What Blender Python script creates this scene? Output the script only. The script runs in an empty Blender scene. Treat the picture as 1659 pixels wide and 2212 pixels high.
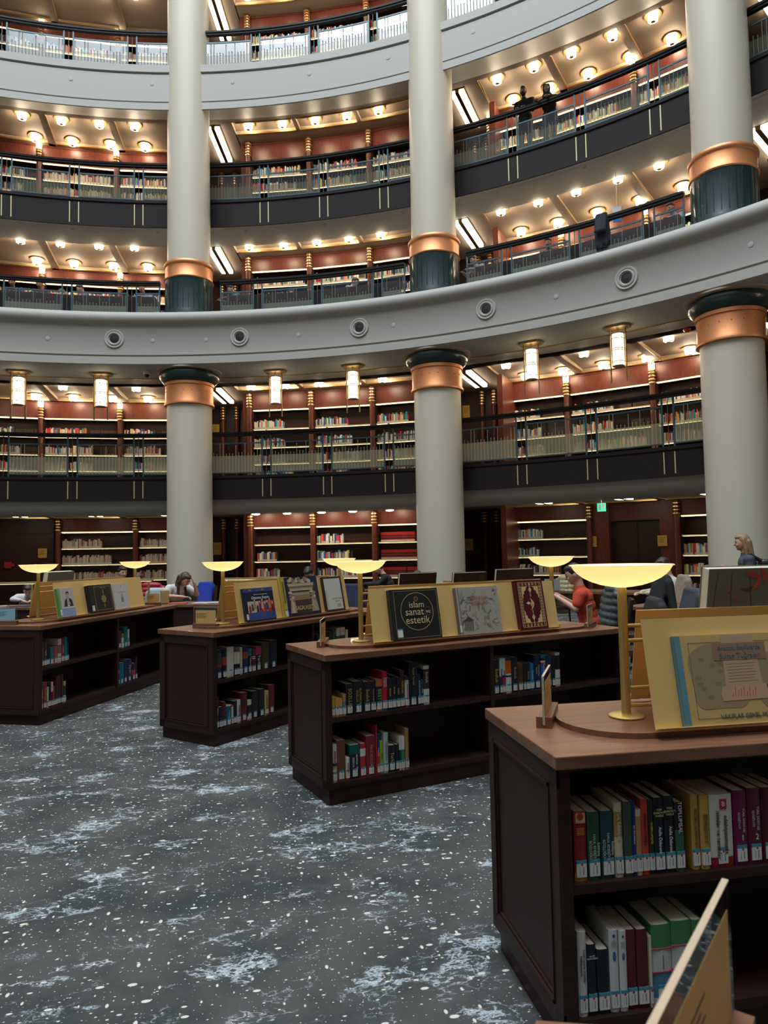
import bpy, bmesh, math, random
from mathutils import Vector, Matrix
random.seed(7)
PI = math.pi
sin, cos, rad = math.sin, math.cos, math.radians
SC = bpy.context.scene
COL = SC.collection
# ------------------------------------------------------------------ camera
YAW, PIT, ROLL, FPX = 0.2126, 0.0564, 0.0188, 1525.74
cd = bpy.data.cameras.new('camera'); cam = bpy.data.objects.new('camera', cd); COL.objects.link(cam)
cd.sensor_fit = 'HORIZONTAL'; cd.sensor_width = 36.0; cd.lens = FPX / 1659 * 36.0
cd.clip_start = 0.05; cd.clip_end = 200
_f = Vector((sin(YAW)*cos(PIT), cos(YAW)*cos(PIT), sin(PIT)))
_r0 = Vector((cos(YAW), -sin(YAW), 0)); _u0 = _r0.cross(_f)
_r = _r0*cos(ROLL) - _u0*sin(ROLL); _u = _r0*sin(ROLL) + _u0*cos(ROLL)
cam.matrix_world = Matrix(((_r.x, _u.x, -_f.x, 4.3615), (_r.y, _u.y, -_f.y, -2.5668), (_r.z, _u.z, -_f.z, 1.6), (0, 0, 0, 1)))
cd.dof.use_dof = True; cd.dof.focus_distance = 5.0; cd.dof.aperture_fstop = 9.0
SC.camera = cam
# ------------------------------------------------------------------ world, skylight, exposure
w = bpy.data.worlds.new('world'); SC.world = w; w.use_nodes = True
w.node_tree.nodes['Background'].inputs[0].default_value = (0.68, 0.72, 0.80, 1)
w.node_tree.nodes['Background'].inputs[1].default_value = 0.45
ld = bpy.data.lights.new('skylight', 'AREA'); ld.shape = 'DISK'; ld.size = 26; ld.energy = 8600; ld.color = (0.82, 0.92, 1.0)
lo = bpy.data.objects.new('skylight', ld); COL.objects.link(lo); lo.location = (0, 0, 33)
SC.view_settings.view_transform = 'Standard'; SC.view_settings.look = 'None'
SC.view_settings.exposure = 0.70; SC.view_settings.gamma = 1.0
SC.view_settings.use_curve_mapping = False
cy = SC.cycles
cy.use_denoising = True; cy.max_bounces = 6; cy.diffuse_bounces = 3; cy.glossy_bounces = 3
cy.transmission_bounces = 4; cy.transparent_max_bounces = 12; cy.sample_clamp_indirect = 4.0; cy.sample_clamp_direct = 0
cy.caustics_reflective = False; cy.caustics_refractive = False
LAMP_E = 38.0
BOWL_W = 9.0
# ------------------------------------------------------------------ materials
def _bsdf(m): return m.node_tree.nodes['Principled BSDF']
def mat(name, col, rough=0.5, metal=0.0, emit=None, es=0.0, spec=0.5, coat=0.0, bump=0.0, bscale=60, sheen=0.0):
    m = bpy.data.materials.new(name); m.use_nodes = True; b = _bsdf(m)
    b.inputs['Base Color'].default_value = (*col, 1); b.inputs['Roughness'].default_value = rough
    b.inputs['Metallic'].default_value = metal; b.inputs['Specular IOR Level'].default_value = spec
    b.inputs['Coat Weight'].default_value = coat
    if sheen: b.inputs['Sheen Weight'].default_value = sheen
    if emit: b.inputs['Emission Color'].default_value = (*emit, 1); b.inputs['Emission Strength'].default_value = es
    if bump:
        n = m.node_tree.nodes; l = m.node_tree.links
        t = n.new('ShaderNodeTexCoord'); x = n.new('ShaderNodeTexNoise'); x.inputs['Scale'].default_value = bscale
        bp = n.new('ShaderNodeBump'); bp.inputs['Strength'].default_value = bump; bp.inputs['Distance'].default_value = 0.01
        l.new(t.outputs['Object'], x.inputs['Vector']); l.new(x.outputs['Fac'], bp.inputs['Height']); l.new(bp.outputs['Normal'], b.inputs['Normal'])
    return m
def wood(name, c1, c2, rough=0.4, scale=(3, 3, 0.35), coat=0.0, ns=14):
    m = mat(name, c1, rough, coat=coat); n = m.node_tree.nodes; l = m.node_tree.links; b = _bsdf(m)
    t = n.new('ShaderNodeTexCoord'); mp = n.new('ShaderNodeMapping'); mp.inputs['Scale'].default_value = scale
    x = n.new('ShaderNodeTexNoise'); x.inputs['Scale'].default_value = ns; x.inputs['Detail'].default_value = 5; x.inputs['Distortion'].default_value = 0.6
    r = n.new('ShaderNodeValToRGB'); r.color_ramp.elements[0].position = 0.35; r.color_ramp.elements[1].position = 0.68
    r.color_ramp.elements[0].color = (*c1, 1); r.color_ramp.elements[1].color = (*c2, 1)
    l.new(t.outputs['Object'], mp.inputs['Vector']); l.new(mp.outputs['Vector'], x.inputs['Vector'])
    l.new(x.outputs['Fac'], r.inputs['Fac']); l.new(r.outputs['Color'], b.inputs['Base Color']); b.inputs['Specular IOR Level'].default_value = 0.3
    return m
def attr_mat(name, rough=0.5, spec=0.4, metal=0.0):
    m = mat(name, (1, 1, 1), rough, spec=spec, metal=metal); n = m.node_tree.nodes
    a = n.new('ShaderNodeAttribute'); a.attribute_name = 'Col'
    m.node_tree.links.new(a.outputs['Color'], _bsdf(m).inputs['Base Color']); return m
def glass_mat(name, tint, fac, diff=None, dfac=0.0):
    m = bpy.data.materials.new(name); m.use_nodes = True; n = m.node_tree.nodes; l = m.node_tree.links; n.clear()
    o = n.new('ShaderNodeOutputMaterial'); t = n.new('ShaderNodeBsdfTransparent'); t.inputs[0].default_value = (*tint, 1)
    g = n.new('ShaderNodeBsdfGlossy'); g.inputs['Roughness'].default_value = 0.03
    mx = n.new('ShaderNodeMixShader'); fr = n.new('ShaderNodeFresnel'); fr.inputs[0].default_value = 1.45
    mt = n.new('ShaderNodeMath'); mt.operation = 'MULTIPLY_ADD'; mt.inputs[1].default_value = 0.9; mt.inputs[2].default_value = fac
    l.new(fr.outputs[0], mt.inputs[0]); l.new(mt.outputs[0], mx.inputs[0]); l.new(t.outputs[0], mx.inputs[1]); l.new(g.outputs[0], mx.inputs[2])
    last = mx
    if diff:
        d = n.new('ShaderNodeBsdfDiffuse'); d.inputs[0].default_value = (*diff, 1)
        tr = n.new('ShaderNodeBsdfTranslucent'); tr.inputs[0].default_value = (*diff, 1)
        ms = n.new('ShaderNodeMixShader'); ms.inputs[0].default_value = 0.4; l.new(d.outputs[0], ms.inputs[1]); l.new(tr.outputs[0], ms.inputs[2])
        m2 = n.new('ShaderNodeMixShader'); m2.inputs[0].default_value = dfac; l.new(mx.outputs[0], m2.inputs[1]); l.new(ms.outputs[0], m2.inputs[2]); last = m2
    l.new(last.outputs[0], o.inputs[0]); return m
def emis(name, col, s):
    m = bpy.data.materials.new(name); m.use_nodes = True; n = m.node_tree.nodes; n.clear()
    e = n.new('ShaderNodeEmission'); e.inputs[0].default_value = (*col, 1); e.inputs[1].default_value = s
    o = n.new('ShaderNodeOutputMaterial'); m.node_tree.links.new(e.outputs[0], o.inputs[0]); return m
def carpet_mat():
    m = mat('carpet_speckled', (0.05, 0.055, 0.055), 0.95, spec=0.1); n = m.node_tree.nodes; l = m.node_tree.links; b = _bsdf(m)
    def N(t, **k):
        x = n.new(t)
        for a, v in k.items():
            if a in ('operation', 'blend_type', 'data_type', 'feature', 'voronoi_dimensions', 'noise_dimensions', 'interpolation_type', 'clamp'): setattr(x, a, v)
            else: x.inputs[a].default_value = v
        return x
    tc = N('ShaderNodeTexCoord')
    def mapping(sc, rot=0, loc=(0, 0, 0)):
        mp = N('ShaderNodeMapping'); mp.inputs['Scale'].default_value = sc; mp.inputs['Rotation'].default_value = (0, 0, rot); mp.inputs['Location'].default_value = loc
        l.new(tc.outputs['Object'], mp.inputs['Vector']); return mp.outputs['Vector']
    def noise(v, s, d=2, r=0.5, dist=0.0):
        x = N('ShaderNodeTexNoise'); x.inputs['Scale'].default_value = s; x.inputs['Detail'].default_value = d; x.inputs['Roughness'].default_value = r; x.inputs['Distortion'].default_value = dist
        l.new(v, x.inputs['Vector']); return x.outputs['Fac']
    def math_(op, a, c, clamp=False):
        x = n.new('ShaderNodeMath'); x.operation = op; x.use_clamp = clamp
        for i, v in enumerate((a, c)):
            if isinstance(v, (int, float)): x.inputs[i].default_value = v
            else: l.new(v, x.inputs[i])
        return x.outputs[0]
    def sstep(v, a, c):
        x = N('ShaderNodeMapRange', interpolation_type='SMOOTHSTEP'); l.new(v, x.inputs['Value'])
        x.inputs['From Min'].default_value = a; x.inputs['From Max'].default_value = c; return x.outputs['Result']
    def specks(vec, s, rmin, rmax, keep):
        v = N('ShaderNodeTexVoronoi', voronoi_dimensions='2D'); v.inputs['Scale'].default_value = s; l.new(vec, v.inputs['Vector'])
        sp = n.new('ShaderNodeSeparateColor'); l.new(v.outputs['Color'], sp.inputs[0])
        r = math_('MULTIPLY_ADD', sp.outputs[0], rmax - rmin); r.node.inputs[2].default_value = rmin
        d = math_('SUBTRACT', r, v.outputs['Distance']); a = sstep(d, 0.0, 0.05)
        k = math_('LESS_THAN', sp.outputs[1], keep); return math_('MULTIPLY', a, k)
    s1 = specks(mapping((1, 1.9, 1), 0.2), 9.5, 0.06, 0.19, 0.34)
    s2 = specks(mapping((2.0, 1, 1), -0.5, (3, 1, 0)), 8.5, 0.05, 0.15, 0.34)
    s3 = specks(mapping((1, 1.6, 1), 0.9, (7, 2, 0)), 21, 0.05, 0.15, 0.34)
    s4 = specks(mapping((1.5, 1, 1), 0.1, (1, 9, 0)), 38, 0.05, 0.13, 0.2)
    sp = math_('MAXIMUM', math_('MAXIMUM', s1, s2), math_('MAXIMUM', s3, s4))
    v0 = mapping((1, 1.7, 1), 0.25)
    def ridge(s, d, dist, wdt, loc=0.0):
        x = noise(v0, s, d, 0.62, dist); q = math_('MULTIPLY', math_('ABSOLUTE', math_('SUBTRACT', x, 0.5+loc), 0), wdt); return math_('SUBTRACT', 1.0, q, True)
    def web(s, dist, wdt, ns):
        nz = N('ShaderNodeTexNoise'); nz.inputs['Scale'].default_value = ns; nz.inputs['Detail'].default_value = 5; nz.inputs['Roughness'].default_value = 0.65; l.new(v0, nz.inputs['Vector'])
        vm = n.new('ShaderNodeVectorMath'); vm.operation = 'MULTIPLY_ADD'; l.new(nz.outputs['Color'], vm.inputs[0]); vm.inputs[1].default_value = (dist, dist, 0); l.new(v0, vm.inputs[2])
        v = N('ShaderNodeTexVoronoi', voronoi_dimensions='2D', feature='DISTANCE_TO_EDGE'); v.inputs['Scale'].default_value = s; l.new(vm.outputs[0], v.inputs['Vector'])
        return math_('SUBTRACT', 1.0, math_('MULTIPLY', v.outputs['Distance'], wdt), True)
    pn = noise(mapping((1, 1.7, 1), 0.25, (4.3, 2.1, 0)), 2.1, 6, 0.62)
    m1_ = sstep(pn, 0.525, 0.58); m2_ = sstep(pn, 0.56, 0.63); m3_ = sstep(pn, 0.60, 0.69)
    w1 = math_('MULTIPLY', web(5.5, 0.55, 15, 4.5), m1_); w2 = math_('MULTIPLY', web(11, 0.30, 8, 9), m2_); w3 = math_('MULTIPLY', web(20, 0.16, 4, 17), m3_)
    fil = math_('MAXIMUM', math_('MULTIPLY', w1, 0.8), math_('MAXIMUM', w2, w3), True)
    wisps = math_('MULTIPLY', math_('MULTIPLY', web(7, 0.5, 26, 6), sstep(noise(v0, 3.3, 3, 0.6), 0.55, 0.62)), 0.5)
    fil = math_('MAXIMUM', fil, wisps, True)
    base = N('ShaderNodeMix', data_type='RGBA'); base.inputs[6].default_value = (0.042, 0.048, 0.047, 1); base.inputs[7].default_value = (0.085, 0.084, 0.078, 1)
    l.new(sstep(noise(tc.outputs['Object'], 2.6, 5, 0.6), 0.3, 0.7), base.inputs[0])
    m1 = N('ShaderNodeMix', data_type='RGBA'); m1.inputs[7].default_value = (0.50, 0.58, 0.61, 1); l.new(base.outputs[2], m1.inputs[6]); l.new(fil, m1.inputs[0])
    m2 = N('ShaderNodeMix', data_type='RGBA'); m2.inputs[7].default_value = (0.60, 0.58, 0.50, 1); l.new(m1.outputs[2], m2.inputs[6]); l.new(sp, m2.inputs[0])
    l.new(m2.outputs[2], b.inputs['Base Color'])
    bp = n.new('ShaderNodeBump'); bp.inputs['Strength'].default_value = 0.25; bp.inputs['Distance'].default_value = 0.004
    l.new(noise(tc.outputs['Object'], 350, 2), bp.inputs['Height']); l.new(bp.outputs['Normal'], b.inputs['Normal'])
    return m
M = {}
M['carpet'] = carpet_mat()
M['plaster'] = mat('cream_plaster', (0.40, 0.38, 0.345), 0.6, bump=0.05, bscale=20)
M['ceil'] = mat('perforated_ceiling', (0.37, 0.275, 0.20), 0.7, bump=0.2, bscale=130)
M['soffit'] = mat('soffit_paint', (0.42, 0.33, 0.25), 0.65)
M['column'] = mat('column_cream', (0.56, 0.51, 0.40), 0.45)
M['green'] = mat('dark_green_lacquer', (0.012, 0.035, 0.035), 0.3, coat=0.3)
M['copper'] = mat('copper', (0.68, 0.27, 0.105), 0.42, 0.55, bump=0.1, bscale=14)
M['brass'] = mat('brass', (0.80, 0.56, 0.22), 0.3, 0.85)
M['oldbrass'] = mat('aged_brass', (0.36, 0.24, 0.11), 0.4, 0.8)
M['gold'] = mat('satin_gold_sheet', (0.80, 0.53, 0.19), 0.48, 0.28)
M['goldrod'] = mat('satin_gold_rod', (0.75, 0.55, 0.20), 0.3, 0.7)
M['strip'] = mat('brass_shelf_edge', (0.85, 0.62, 0.28), 0.35, 0.5, emit=(1, 0.72, 0.30), es=0.16)  # plain brass trim, faint glow added so the edge looks lit
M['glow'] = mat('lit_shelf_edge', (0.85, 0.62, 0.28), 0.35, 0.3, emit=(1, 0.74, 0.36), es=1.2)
M['mahog'] = wood('mahogany_red', (0.095, 0.022, 0.013), (0.15, 0.038, 0.022), 0.35)
M['mahogd'] = wood('mahogany_dark', (0.030, 0.0105, 0.008), (0.045, 0.015, 0.011), 0.45)
M['fascia'] = wood('fascia_wood', (0.008, 0.0042, 0.0045), (0.011, 0.0052, 0.0052), 0.65, scale=(0.4, 0.4, 3))
M['body'] = wood('unit_dark_wood', (0.022, 0.0085, 0.006), (0.034, 0.013, 0.009), 0.5, scale=(0.5, 0.5, 5), ns=9)
M['top'] = wood('unit_top_wood', (0.150, 0.062, 0.033), (0.225, 0.104, 0.056), 0.38, scale=(0.5, 6, 3), coat=0.15, ns=5)
M['railblue'] = mat('railing_blue_grey', (0.055, 0.105, 0.125), 0.35, 0.3)
M['handrail'] = mat('dark_handrail', (0.010, 0.008, 0.007), 0.5, spec=0.25)
M['clear'] = glass_mat('clear_glass', (0.88, 0.93, 0.93), 0.015)
M['frost'] = glass_mat('frosted_glass', (0.80, 0.84, 0.72), 0.02, (0.30, 0.34, 0.23), 0.30)
M['led'] = emis('shelf_led', (1.0, 0.80, 0.50), 4.0)
M['frostg'] = glass_mat('frosted_glass_green', (0.75, 0.82, 0.74), 0.02, (0.27, 0.33, 0.26), 0.55)
M['frostlit'] = glass_mat('frosted_glass_lit', (0.80, 0.84, 0.70), 0.02, (0.52, 0.54, 0.36), 0.42)  # lighter copy for the first gallery; light from within put into its colour
M['rodw'] = mat('etched_rods_pale', (0.50, 0.48, 0.34), 0.6)
M['rod'] = mat('etched_rods', (0.20, 0.20, 0.155), 0.6)
M['acryl'] = glass_mat('acrylic', (0.93, 0.95, 0.95), 0.06)
M['lamp'] = emis('lamp_glass_lit', (1.0, 0.83, 0.58), LAMP_E)
M['lampring'] = mat('lamp_ring', (0.6, 0.45, 0.2), 0.3, 0.8)
M['tube'] = emis('tube_lit', (1.0, 0.88, 0.68), 7)
M['pend'] = emis('pendant_glass_lit', (1.0, 0.83, 0.55), 4.0)
M['flame'] = emis('crown_glass_lit', (1.0, 0.85, 0.6), 7)
M['bowl'] = emis('bowl_glass_lit', (1.0, 0.80, 0.38), 1.15)
M['paper'] = mat('book_pages', (0.62, 0.54, 0.40), 0.8)
M['bk'] = attr_mat('book_covers', 0.42)
M['lab'] = attr_mat('spine_labels', 0.5)
M['cloth'] = attr_mat('dyed_cloth', 0.85, 0.2)
M['skin'] = mat('skin', (0.58, 0.32, 0.22), 0.5)
M['eye'] = mat('eye_dark', (0.02, 0.012, 0.01), 0.2)
M['lip'] = mat('lips', (0.40, 0.13, 0.11), 0.5)
M['hairdk'] = mat('dark_hair', (0.018, 0.011, 0.009), 0.45, bump=0.6, bscale=90)
M['hairbr'] = mat('brown_hair', (0.06, 0.028, 0.015), 0.45, bump=0.6, bscale=90)
M['hairbl'] = mat('blond_hair', (0.26, 0.16, 0.075), 0.45, bump=0.6, bscale=90)
M['black'] = mat('black_plastic', (0.012, 0.012, 0.013), 0.4)
M['white'] = mat('white_paint', (0.75, 0.74, 0.70), 0.5)
M['red'] = mat('red_plastic', (0.45, 0.02, 0.02), 0.4)
M['silver'] = mat('silver_metal', (0.6, 0.6, 0.6), 0.3, 0.7)
_mc = {}
def cmat(c, rough=0.5, name='paint'):
    k = (tuple(round(x, 3) for x in c), rough)
    if k not in _mc: _mc[k] = mat('%s_%d' % (name, len(_mc)), c, rough)
    return _mc[k]
# ------------------------------------------------------------------ mesh builder
class MB:
    def __init__(s): s.v = []; s.f = []; s.m = []; s.c = []; s.mi = 0; s.col = (1, 1, 1)
    def add(s, vs, fs, col=None):
        o = len(s.v); s.v += [tuple(v) for v in vs]
        for f in fs: s.f.append(tuple(i+o for i in f)); s.m.append(s.mi); s.c.append(col or s.col)
    def box(s, x0, x1, y0, y1, z0, z1, col=None):
        s.add([(x0, y0, z0), (x1, y0, z0), (x1, y1, z0), (x0, y1, z0), (x0, y0, z1), (x1, y0, z1), (x1, y1, z1), (x0, y1, z1)],
              [(0, 3, 2, 1), (4, 5, 6, 7), (0, 1, 5, 4), (1, 2, 6, 5), (2, 3, 7, 6), (3, 0, 4, 7)], col); return s
    def arc(s, R0, R1, z0, z1, a0, a1, n=None, col=None):
        n = n or max(2, int(abs(a1-a0)/1.5)+1); full = abs(a1-a0) >= 359.9; vs = []; fs = []
        for i in range(n if full else n+1):
            a = rad(a0+(a1-a0)*i/n); c_, s_ = cos(a), sin(a)
            vs += [(R0*c_, R0*s_, z0), (R1*c_, R1*s_, z0), (R1*c_, R1*s_, z1), (R0*c_, R0*s_, z1)]
        k = n
        for i in range(k):
            a = 4*i; b = 4*((i+1) % n) if full else 4*(i+1)
            for j in range(4): fs.append((a+j, a+(j+1) % 4, b+(j+1) % 4, b+j))
        if not full: fs += [(3, 2, 1, 0), (4*n, 4*n+1, 4*n+2, 4*n+3)]
        s.add(vs, fs, col); return s
    def sweep(s, prof, a0, a1, n):      # open profile of (R,z) swept round the origin
        full = abs(a1-a0) >= 359.9; vs = []; fs = []; p = len(prof)
        for i in range(n if full else n+1):
            a = rad(a0+(a1-a0)*i/n)
            for R, z in prof: vs.append((R*cos(a), R*sin(a), z))
        for i in range(n):
            a = p*i; b = p*((i+1) % n) if full else p*(i+1)
            for j in range(p-1): fs.append((a+j, b+j, b+j+1, a+j+1))
        s.add(vs, fs); return s
    def lathe(s, prof, n=24, c=(0, 0, 0), col=None, cap=True):
        vs = []; fs = []; p = len(prof)
        for i in range(n):
            a = 2*PI*i/n
            for R, z in prof: vs.append((c[0]+R*cos(a), c[1]+R*sin(a), c[2]+z))
        for i in range(n):
            a = p*i; b = p*((i+1) % n)
            for j in range(p-1): fs.append((a+j, b+j, b+j+1, a+j+1))
        if cap:
            fs.append(tuple(p*i for i in range(n))[::-1]); fs.append(tuple(p*i+p-1 for i in range(n)))
        s.add(vs, fs, col); return s
    def cyl(s, p0, p1, r0, r1=None, n=10, col=None):
        r1 = r0 if r1 is None else r1; p0 = Vector(p0); p1 = Vector(p1); d = (p1-p0).normalized()
        u = d.orthogonal().normalized(); v = d.cross(u); vs = []
        for i in range(n):
            a = 2*PI*i/n; w_ = u*cos(a)+v*sin(a); vs += [p0+w_*r0, p1+w_*r1]
        fs = [(2*i, 2*((i+1) % n), 2*((i+1) % n)+1, 2*i+1) for i in range(n)]
        fs += [tuple(2*i for i in range(n))[::-1], tuple(2*i+1 for i in range(n))]
        s.add(vs, fs, col); return s
    def ball(s, c, r, n=10, col=None, M3=None):
        if isinstance(r, (int, float)): r = (r, r, r)
        vs = []; fs = []; h = max(4, n//2+1)
        for j in range(1, h):
            t = PI*j/h
            for i in range(n):
                a = 2*PI*i/n; v = Vector((r[0]*sin(t)*cos(a), r[1]*sin(t)*sin(a), r[2]*cos(t)))
                if M3: v = M3 @ v
                vs.append(v+Vector(c))
        tp = Vector((0, 0, r[2])); 
        if M3: tp = M3 @ tp
        k = len(vs); vs += [Vector(c)+tp, Vector(c)-tp]
        for j in range(h-2):
            for i in range(n): fs.append((j*n+i, (j+1)*n+i, (j+1)*n+(i+1) % n, j*n+(i+1) % n))
        for i in range(n): fs.append((k, i, (i+1) % n)); fs.append((k+1, (h-2)*n+(i+1) % n, (h-2)*n+i))
        s.add(vs, fs, col); return s
    def cap(s, p0, p1, r0, r1, n=12, col=None):     # tapered capsule
        s.ball(p0, r0, n, col); s.ball(p1, r1, n, col); s.cyl(p0, p1, r0, r1, n, col); return s
    def build(s, name, mats, parent=None, smooth=False, link=True):
        me = bpy.data.meshes.new(name); me.from_pydata(s.v, [], s.f)
        mats = mats if isinstance(mats, (list, tuple)) else [mats]
        for m_ in mats: me.materials.append(m_)
        me.polygons.foreach_set('material_index', s.m)
        if any(c != (1, 1, 1) for c in s.c):
            ca = me.color_attributes.new('Col', 'FLOAT_COLOR', 'CORNER'); buf = []
            for p, c in zip(me.polygons, s.c): buf += [c[0], c[1], c[2], 1.0]*p.loop_total
            ca.data.foreach_set('color', buf)
        if smooth:
            me.polygons.foreach_set('use_smooth', [True]*len(me.polygons))
            try: me.set_sharp_from_angle(angle=rad(40))
            except Exception: pass
        me.update(); o = bpy.data.objects.new(name, me); COL.objects.link(o)
        if parent: o.parent = parent
        return o
def tag(o, label, cat, group=None, kind=None):
    if label: o['label'] = label
    if cat: o['category'] = cat
    if group: o['group'] = group
    if kind: o['kind'] = kind
    return o
def struct(o): o['kind'] = 'structure'; return o
def thing(name, label, cat, loc=(0, 0, 0), rz=0.0, group=None):
    o = bpy.data.objects.new(name, None); COL.objects.link(o); o.location = loc; o.rotation_euler = (0, 0, rz); o.empty_display_size = 0.1
    return tag(o, label, cat, group)
def dup(o, parent=None):
    c = o.copy(); COL.objects.link(c)
    if parent is not None: c.parent = parent
    for ch in list(o.children): dup(ch, c)
    return c
def copy_to(o, loc, rz, label=None, group=None):
    c = dup(o); c.location = loc; c.rotation_euler = (0, 0, rz)
    if label: c['label'] = label
    if group: c['group'] = group
    return c
def pol(R, a, z=0.0): return (R*cos(rad(a)), R*sin(rad(a)), z)
_tc = {}
def text(body, size, m, parent, loc, rot=(PI/2, 0, 0), name='lettering', align='CENTER', sx=1.0, ext=0.0006, shear=0.0):
    cu = bpy.data.curves.new(name, 'FONT'); cu.body = body; cu.size = size; cu.align_x = align; cu.align_y = 'CENTER'
    cu.extrude = ext; cu.resolution_u = 3; cu.shear = shear
    t = bpy.data.objects.new('tmp', cu); COL.objects.link(t)
    me = bpy.data.meshes.new_from_object(t.evaluated_get(bpy.context.evaluated_depsgraph_get()))
    bpy.data.objects.remove(t); bpy.data.curves.remove(cu)
    me.materials.clear(); me.materials.append(m); me.name = name
    o = bpy.data.objects.new(name, me); COL.objects.link(o); o.parent = parent; o.location = loc; o.rotation_euler = rot; o.scale = (sx, 1, 1)
    return o
ORD = ['zeroth', 'first', 'second', 'third', 'fourth', 'fifth', 'sixth', 'seventh', 'eighth', 'ninth', 'tenth', 'eleventh', 'twelfth',
       'thirteenth', 'fourteenth', 'fifteenth', 'sixteenth', 'seventeenth', 'eighteenth', 'nineteenth', 'twentieth']
def nth(i): return ORD[i] if i < len(ORD) else ('twenty-'+ORD[i-20] if i < 30 else 'thirty-'+ORD[i-30] if 30 < i < 40 else str(i)+'th')
def cname(c):
    r, g, b = c; mx = max(c); mn = min(c)
    if mx < 0.035: return 'black'
    if mn > 0.45: return 'white'
    if mx-mn < 0.12*mx+0.01: return 'grey' if mx < 0.45 else 'pale'
    if r >= g >= b:
        if g > 0.62*r: return 'cream' if b > 0.35*r and r > 0.3 else ('yellow' if r > 0.4 else 'olive')
        if g > 0.28*r: return 'brown' if r < 0.35 else 'orange'
        return 'dark red' if r < 0.22 else 'red'
    if r >= b >= g: return 'maroon' if r < 0.2 else 'magenta'
    if g >= r and g >= b: return 'green' if b < 0.85*g else 'teal'
    if b > r and g > 0.75*b: return 'teal'
    return 'navy' if b < 0.2 else 'blue'
# ------------------------------------------------------------------ geometry constants (metres, centre of the rotunda at the origin)
RC = 16.42                                   # column circle
RAYS = [78.35+22.5*k for k in range(16)]     # column angles
BAYS = [(112.1, 'm'), (89.6, 'd'), (67.1, 'm'), (44.6, 'd'), (22.1, 'm')]
LV = {  # floor, ceiling, frieze bottom, shelves, wall radius mid bay, wall radius deep bay
 0: (0.0, 2.78, 2.37, (0.41, 0.90, 1.39, 1.88), 18.85, 20.1),
 1: (3.67, 6.31, 5.80, (3.74, 4.22, 4.70, 5.24), 18.85, 20.1),
 2: (7.62, 10.36, 9.93, (8.1, 8.55, 9.0, 9.46), 18.85, 20.1),
 3: (11.13, 13.90, 13.36, (11.5, 11.95, 12.4, 12.86), 18.95, 19.5),
 4: (14.2, 17.85, 17.48, (15.5, 16.0, 16.53, 17.0), 18.95, 19.7)}
LN = ['ground floor', 'first gallery', 'second gallery', 'third gallery', 'top gallery']
# ------------------------------------------------------------------ structure
mb = MB(); mb.lathe([(0, -0.02), (22.5, -0.02)], 96, cap=False); mb.f[-1:] = mb.f[-1:]
fl = MB(); fl.add([(22.6*cos(2*PI*i/96), 22.6*sin(2*PI*i/96), 0) for i in range(96)], [tuple(range(96))]); struct(fl.build('floor', M['carpet']))
# back wall of every gallery, all round
b = MB(); b.sweep([(21.0, 0), (21.0, 18.2)], 0, 360, 120); struct(b.build('wall_outer', M['mahogd'], smooth=True))
# ring 1 (first big white ring beam, carries the upper columns)
prof = [(18.0, 6.31), (15.63, 6.31), (15.60, 6.33), (15.60, 6.51), (15.635, 6.515), (15.635, 6.55), (15.60, 6.555), (15.60, 7.27), (15.575, 7.30), (15.52, 7.33), (15.47, 7.39), (15.45, 7.46),
        (15.465, 7.53), (15.51, 7.59), (15.58, 7.62), (15.70, 7.63), (21.0, 7.63)]
b = MB(); b.sweep(prof, 0, 360, 200); struct(b.build('trim_1', M['plaster'], smooth=True))
prof = [(17.75, 13.90), (16.75, 13.62), (16.3, 13.30), (16.14, 13.14), (16.10, 13.14), (16.10, 13.32), (16.13, 13.325), (16.13, 13.35), (16.10, 13.355), (16.10, 14.08), (16.13, 14.085), (16.13, 14.12), (16.07, 14.13), (16.07, 14.32), (16.15, 14.34), (16.15, 14.2), (21.0, 14.2)]
b = MB(); b.sweep(prof, 0, 360, 200); struct(b.build('trim_2', M['plaster'], smooth=True))
# mezzanine beams: dark fascia with brass strips, rounded plaster cove below
def mezz(zb, zt, zc, name, fl_):
    b = MB(); b.arc(17.0, 17.08, zb, zt, 0, 360, 200); b.arc(16.97, 17.0, zt-0.05, zt+0.02, 0, 360, 200); b.arc(16.98, 17.0, zb, zb+0.04, 0, 360, 200)
    f = struct(b.build(name, M['fascia'], smooth=False))
    pc = [(17.02, zb)]+[(17.10+0.32*(1-cos(t*PI/16)), zb-0.02-(zb-0.02-zc)*sin(t*PI/16)) for t in range(9)]+[(18.0, zc)]
    b = MB(); b.sweep(pc, 0, 360, 200); struct(b.build('ceiling', M['plaster'], smooth=True))
    b = MB(); b.arc(17.0, 21.0, fl_-0.03, fl_, 0, 360, 120); struct(b.build('floor', M['mahogd']))
    b = MB(); b.box(-0.012, 0.012, -0.012, 0, zb+0.07, zt-0.09); base = None
    for c0 in [67.1-0.68+22.5*k for k in range(-2, 3)]:
        for off in (5.53, 0, -5.57):
            for d in (0.38, -0.38):
                a = c0+off+d
                if base is None: o = b.build('brass_strip', M['rodstrip'], f); base = o
                else: o = base.copy(); COL.objects.link(o); o.parent = f
                o.location = pol(17.0, a); o.rotation_euler = (0, 0, rad(a-90))
M['rodstrip'] = mat('pale_brass_strip', (0.62, 0.52, 0.30), 0.4, 0.3)
mezz(3.05, 3.67, 2.72, 'trim_3', 3.67)
mezz(10.42, 11.14, 10.36-0.02, 'trim_4', 11.13)
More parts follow.
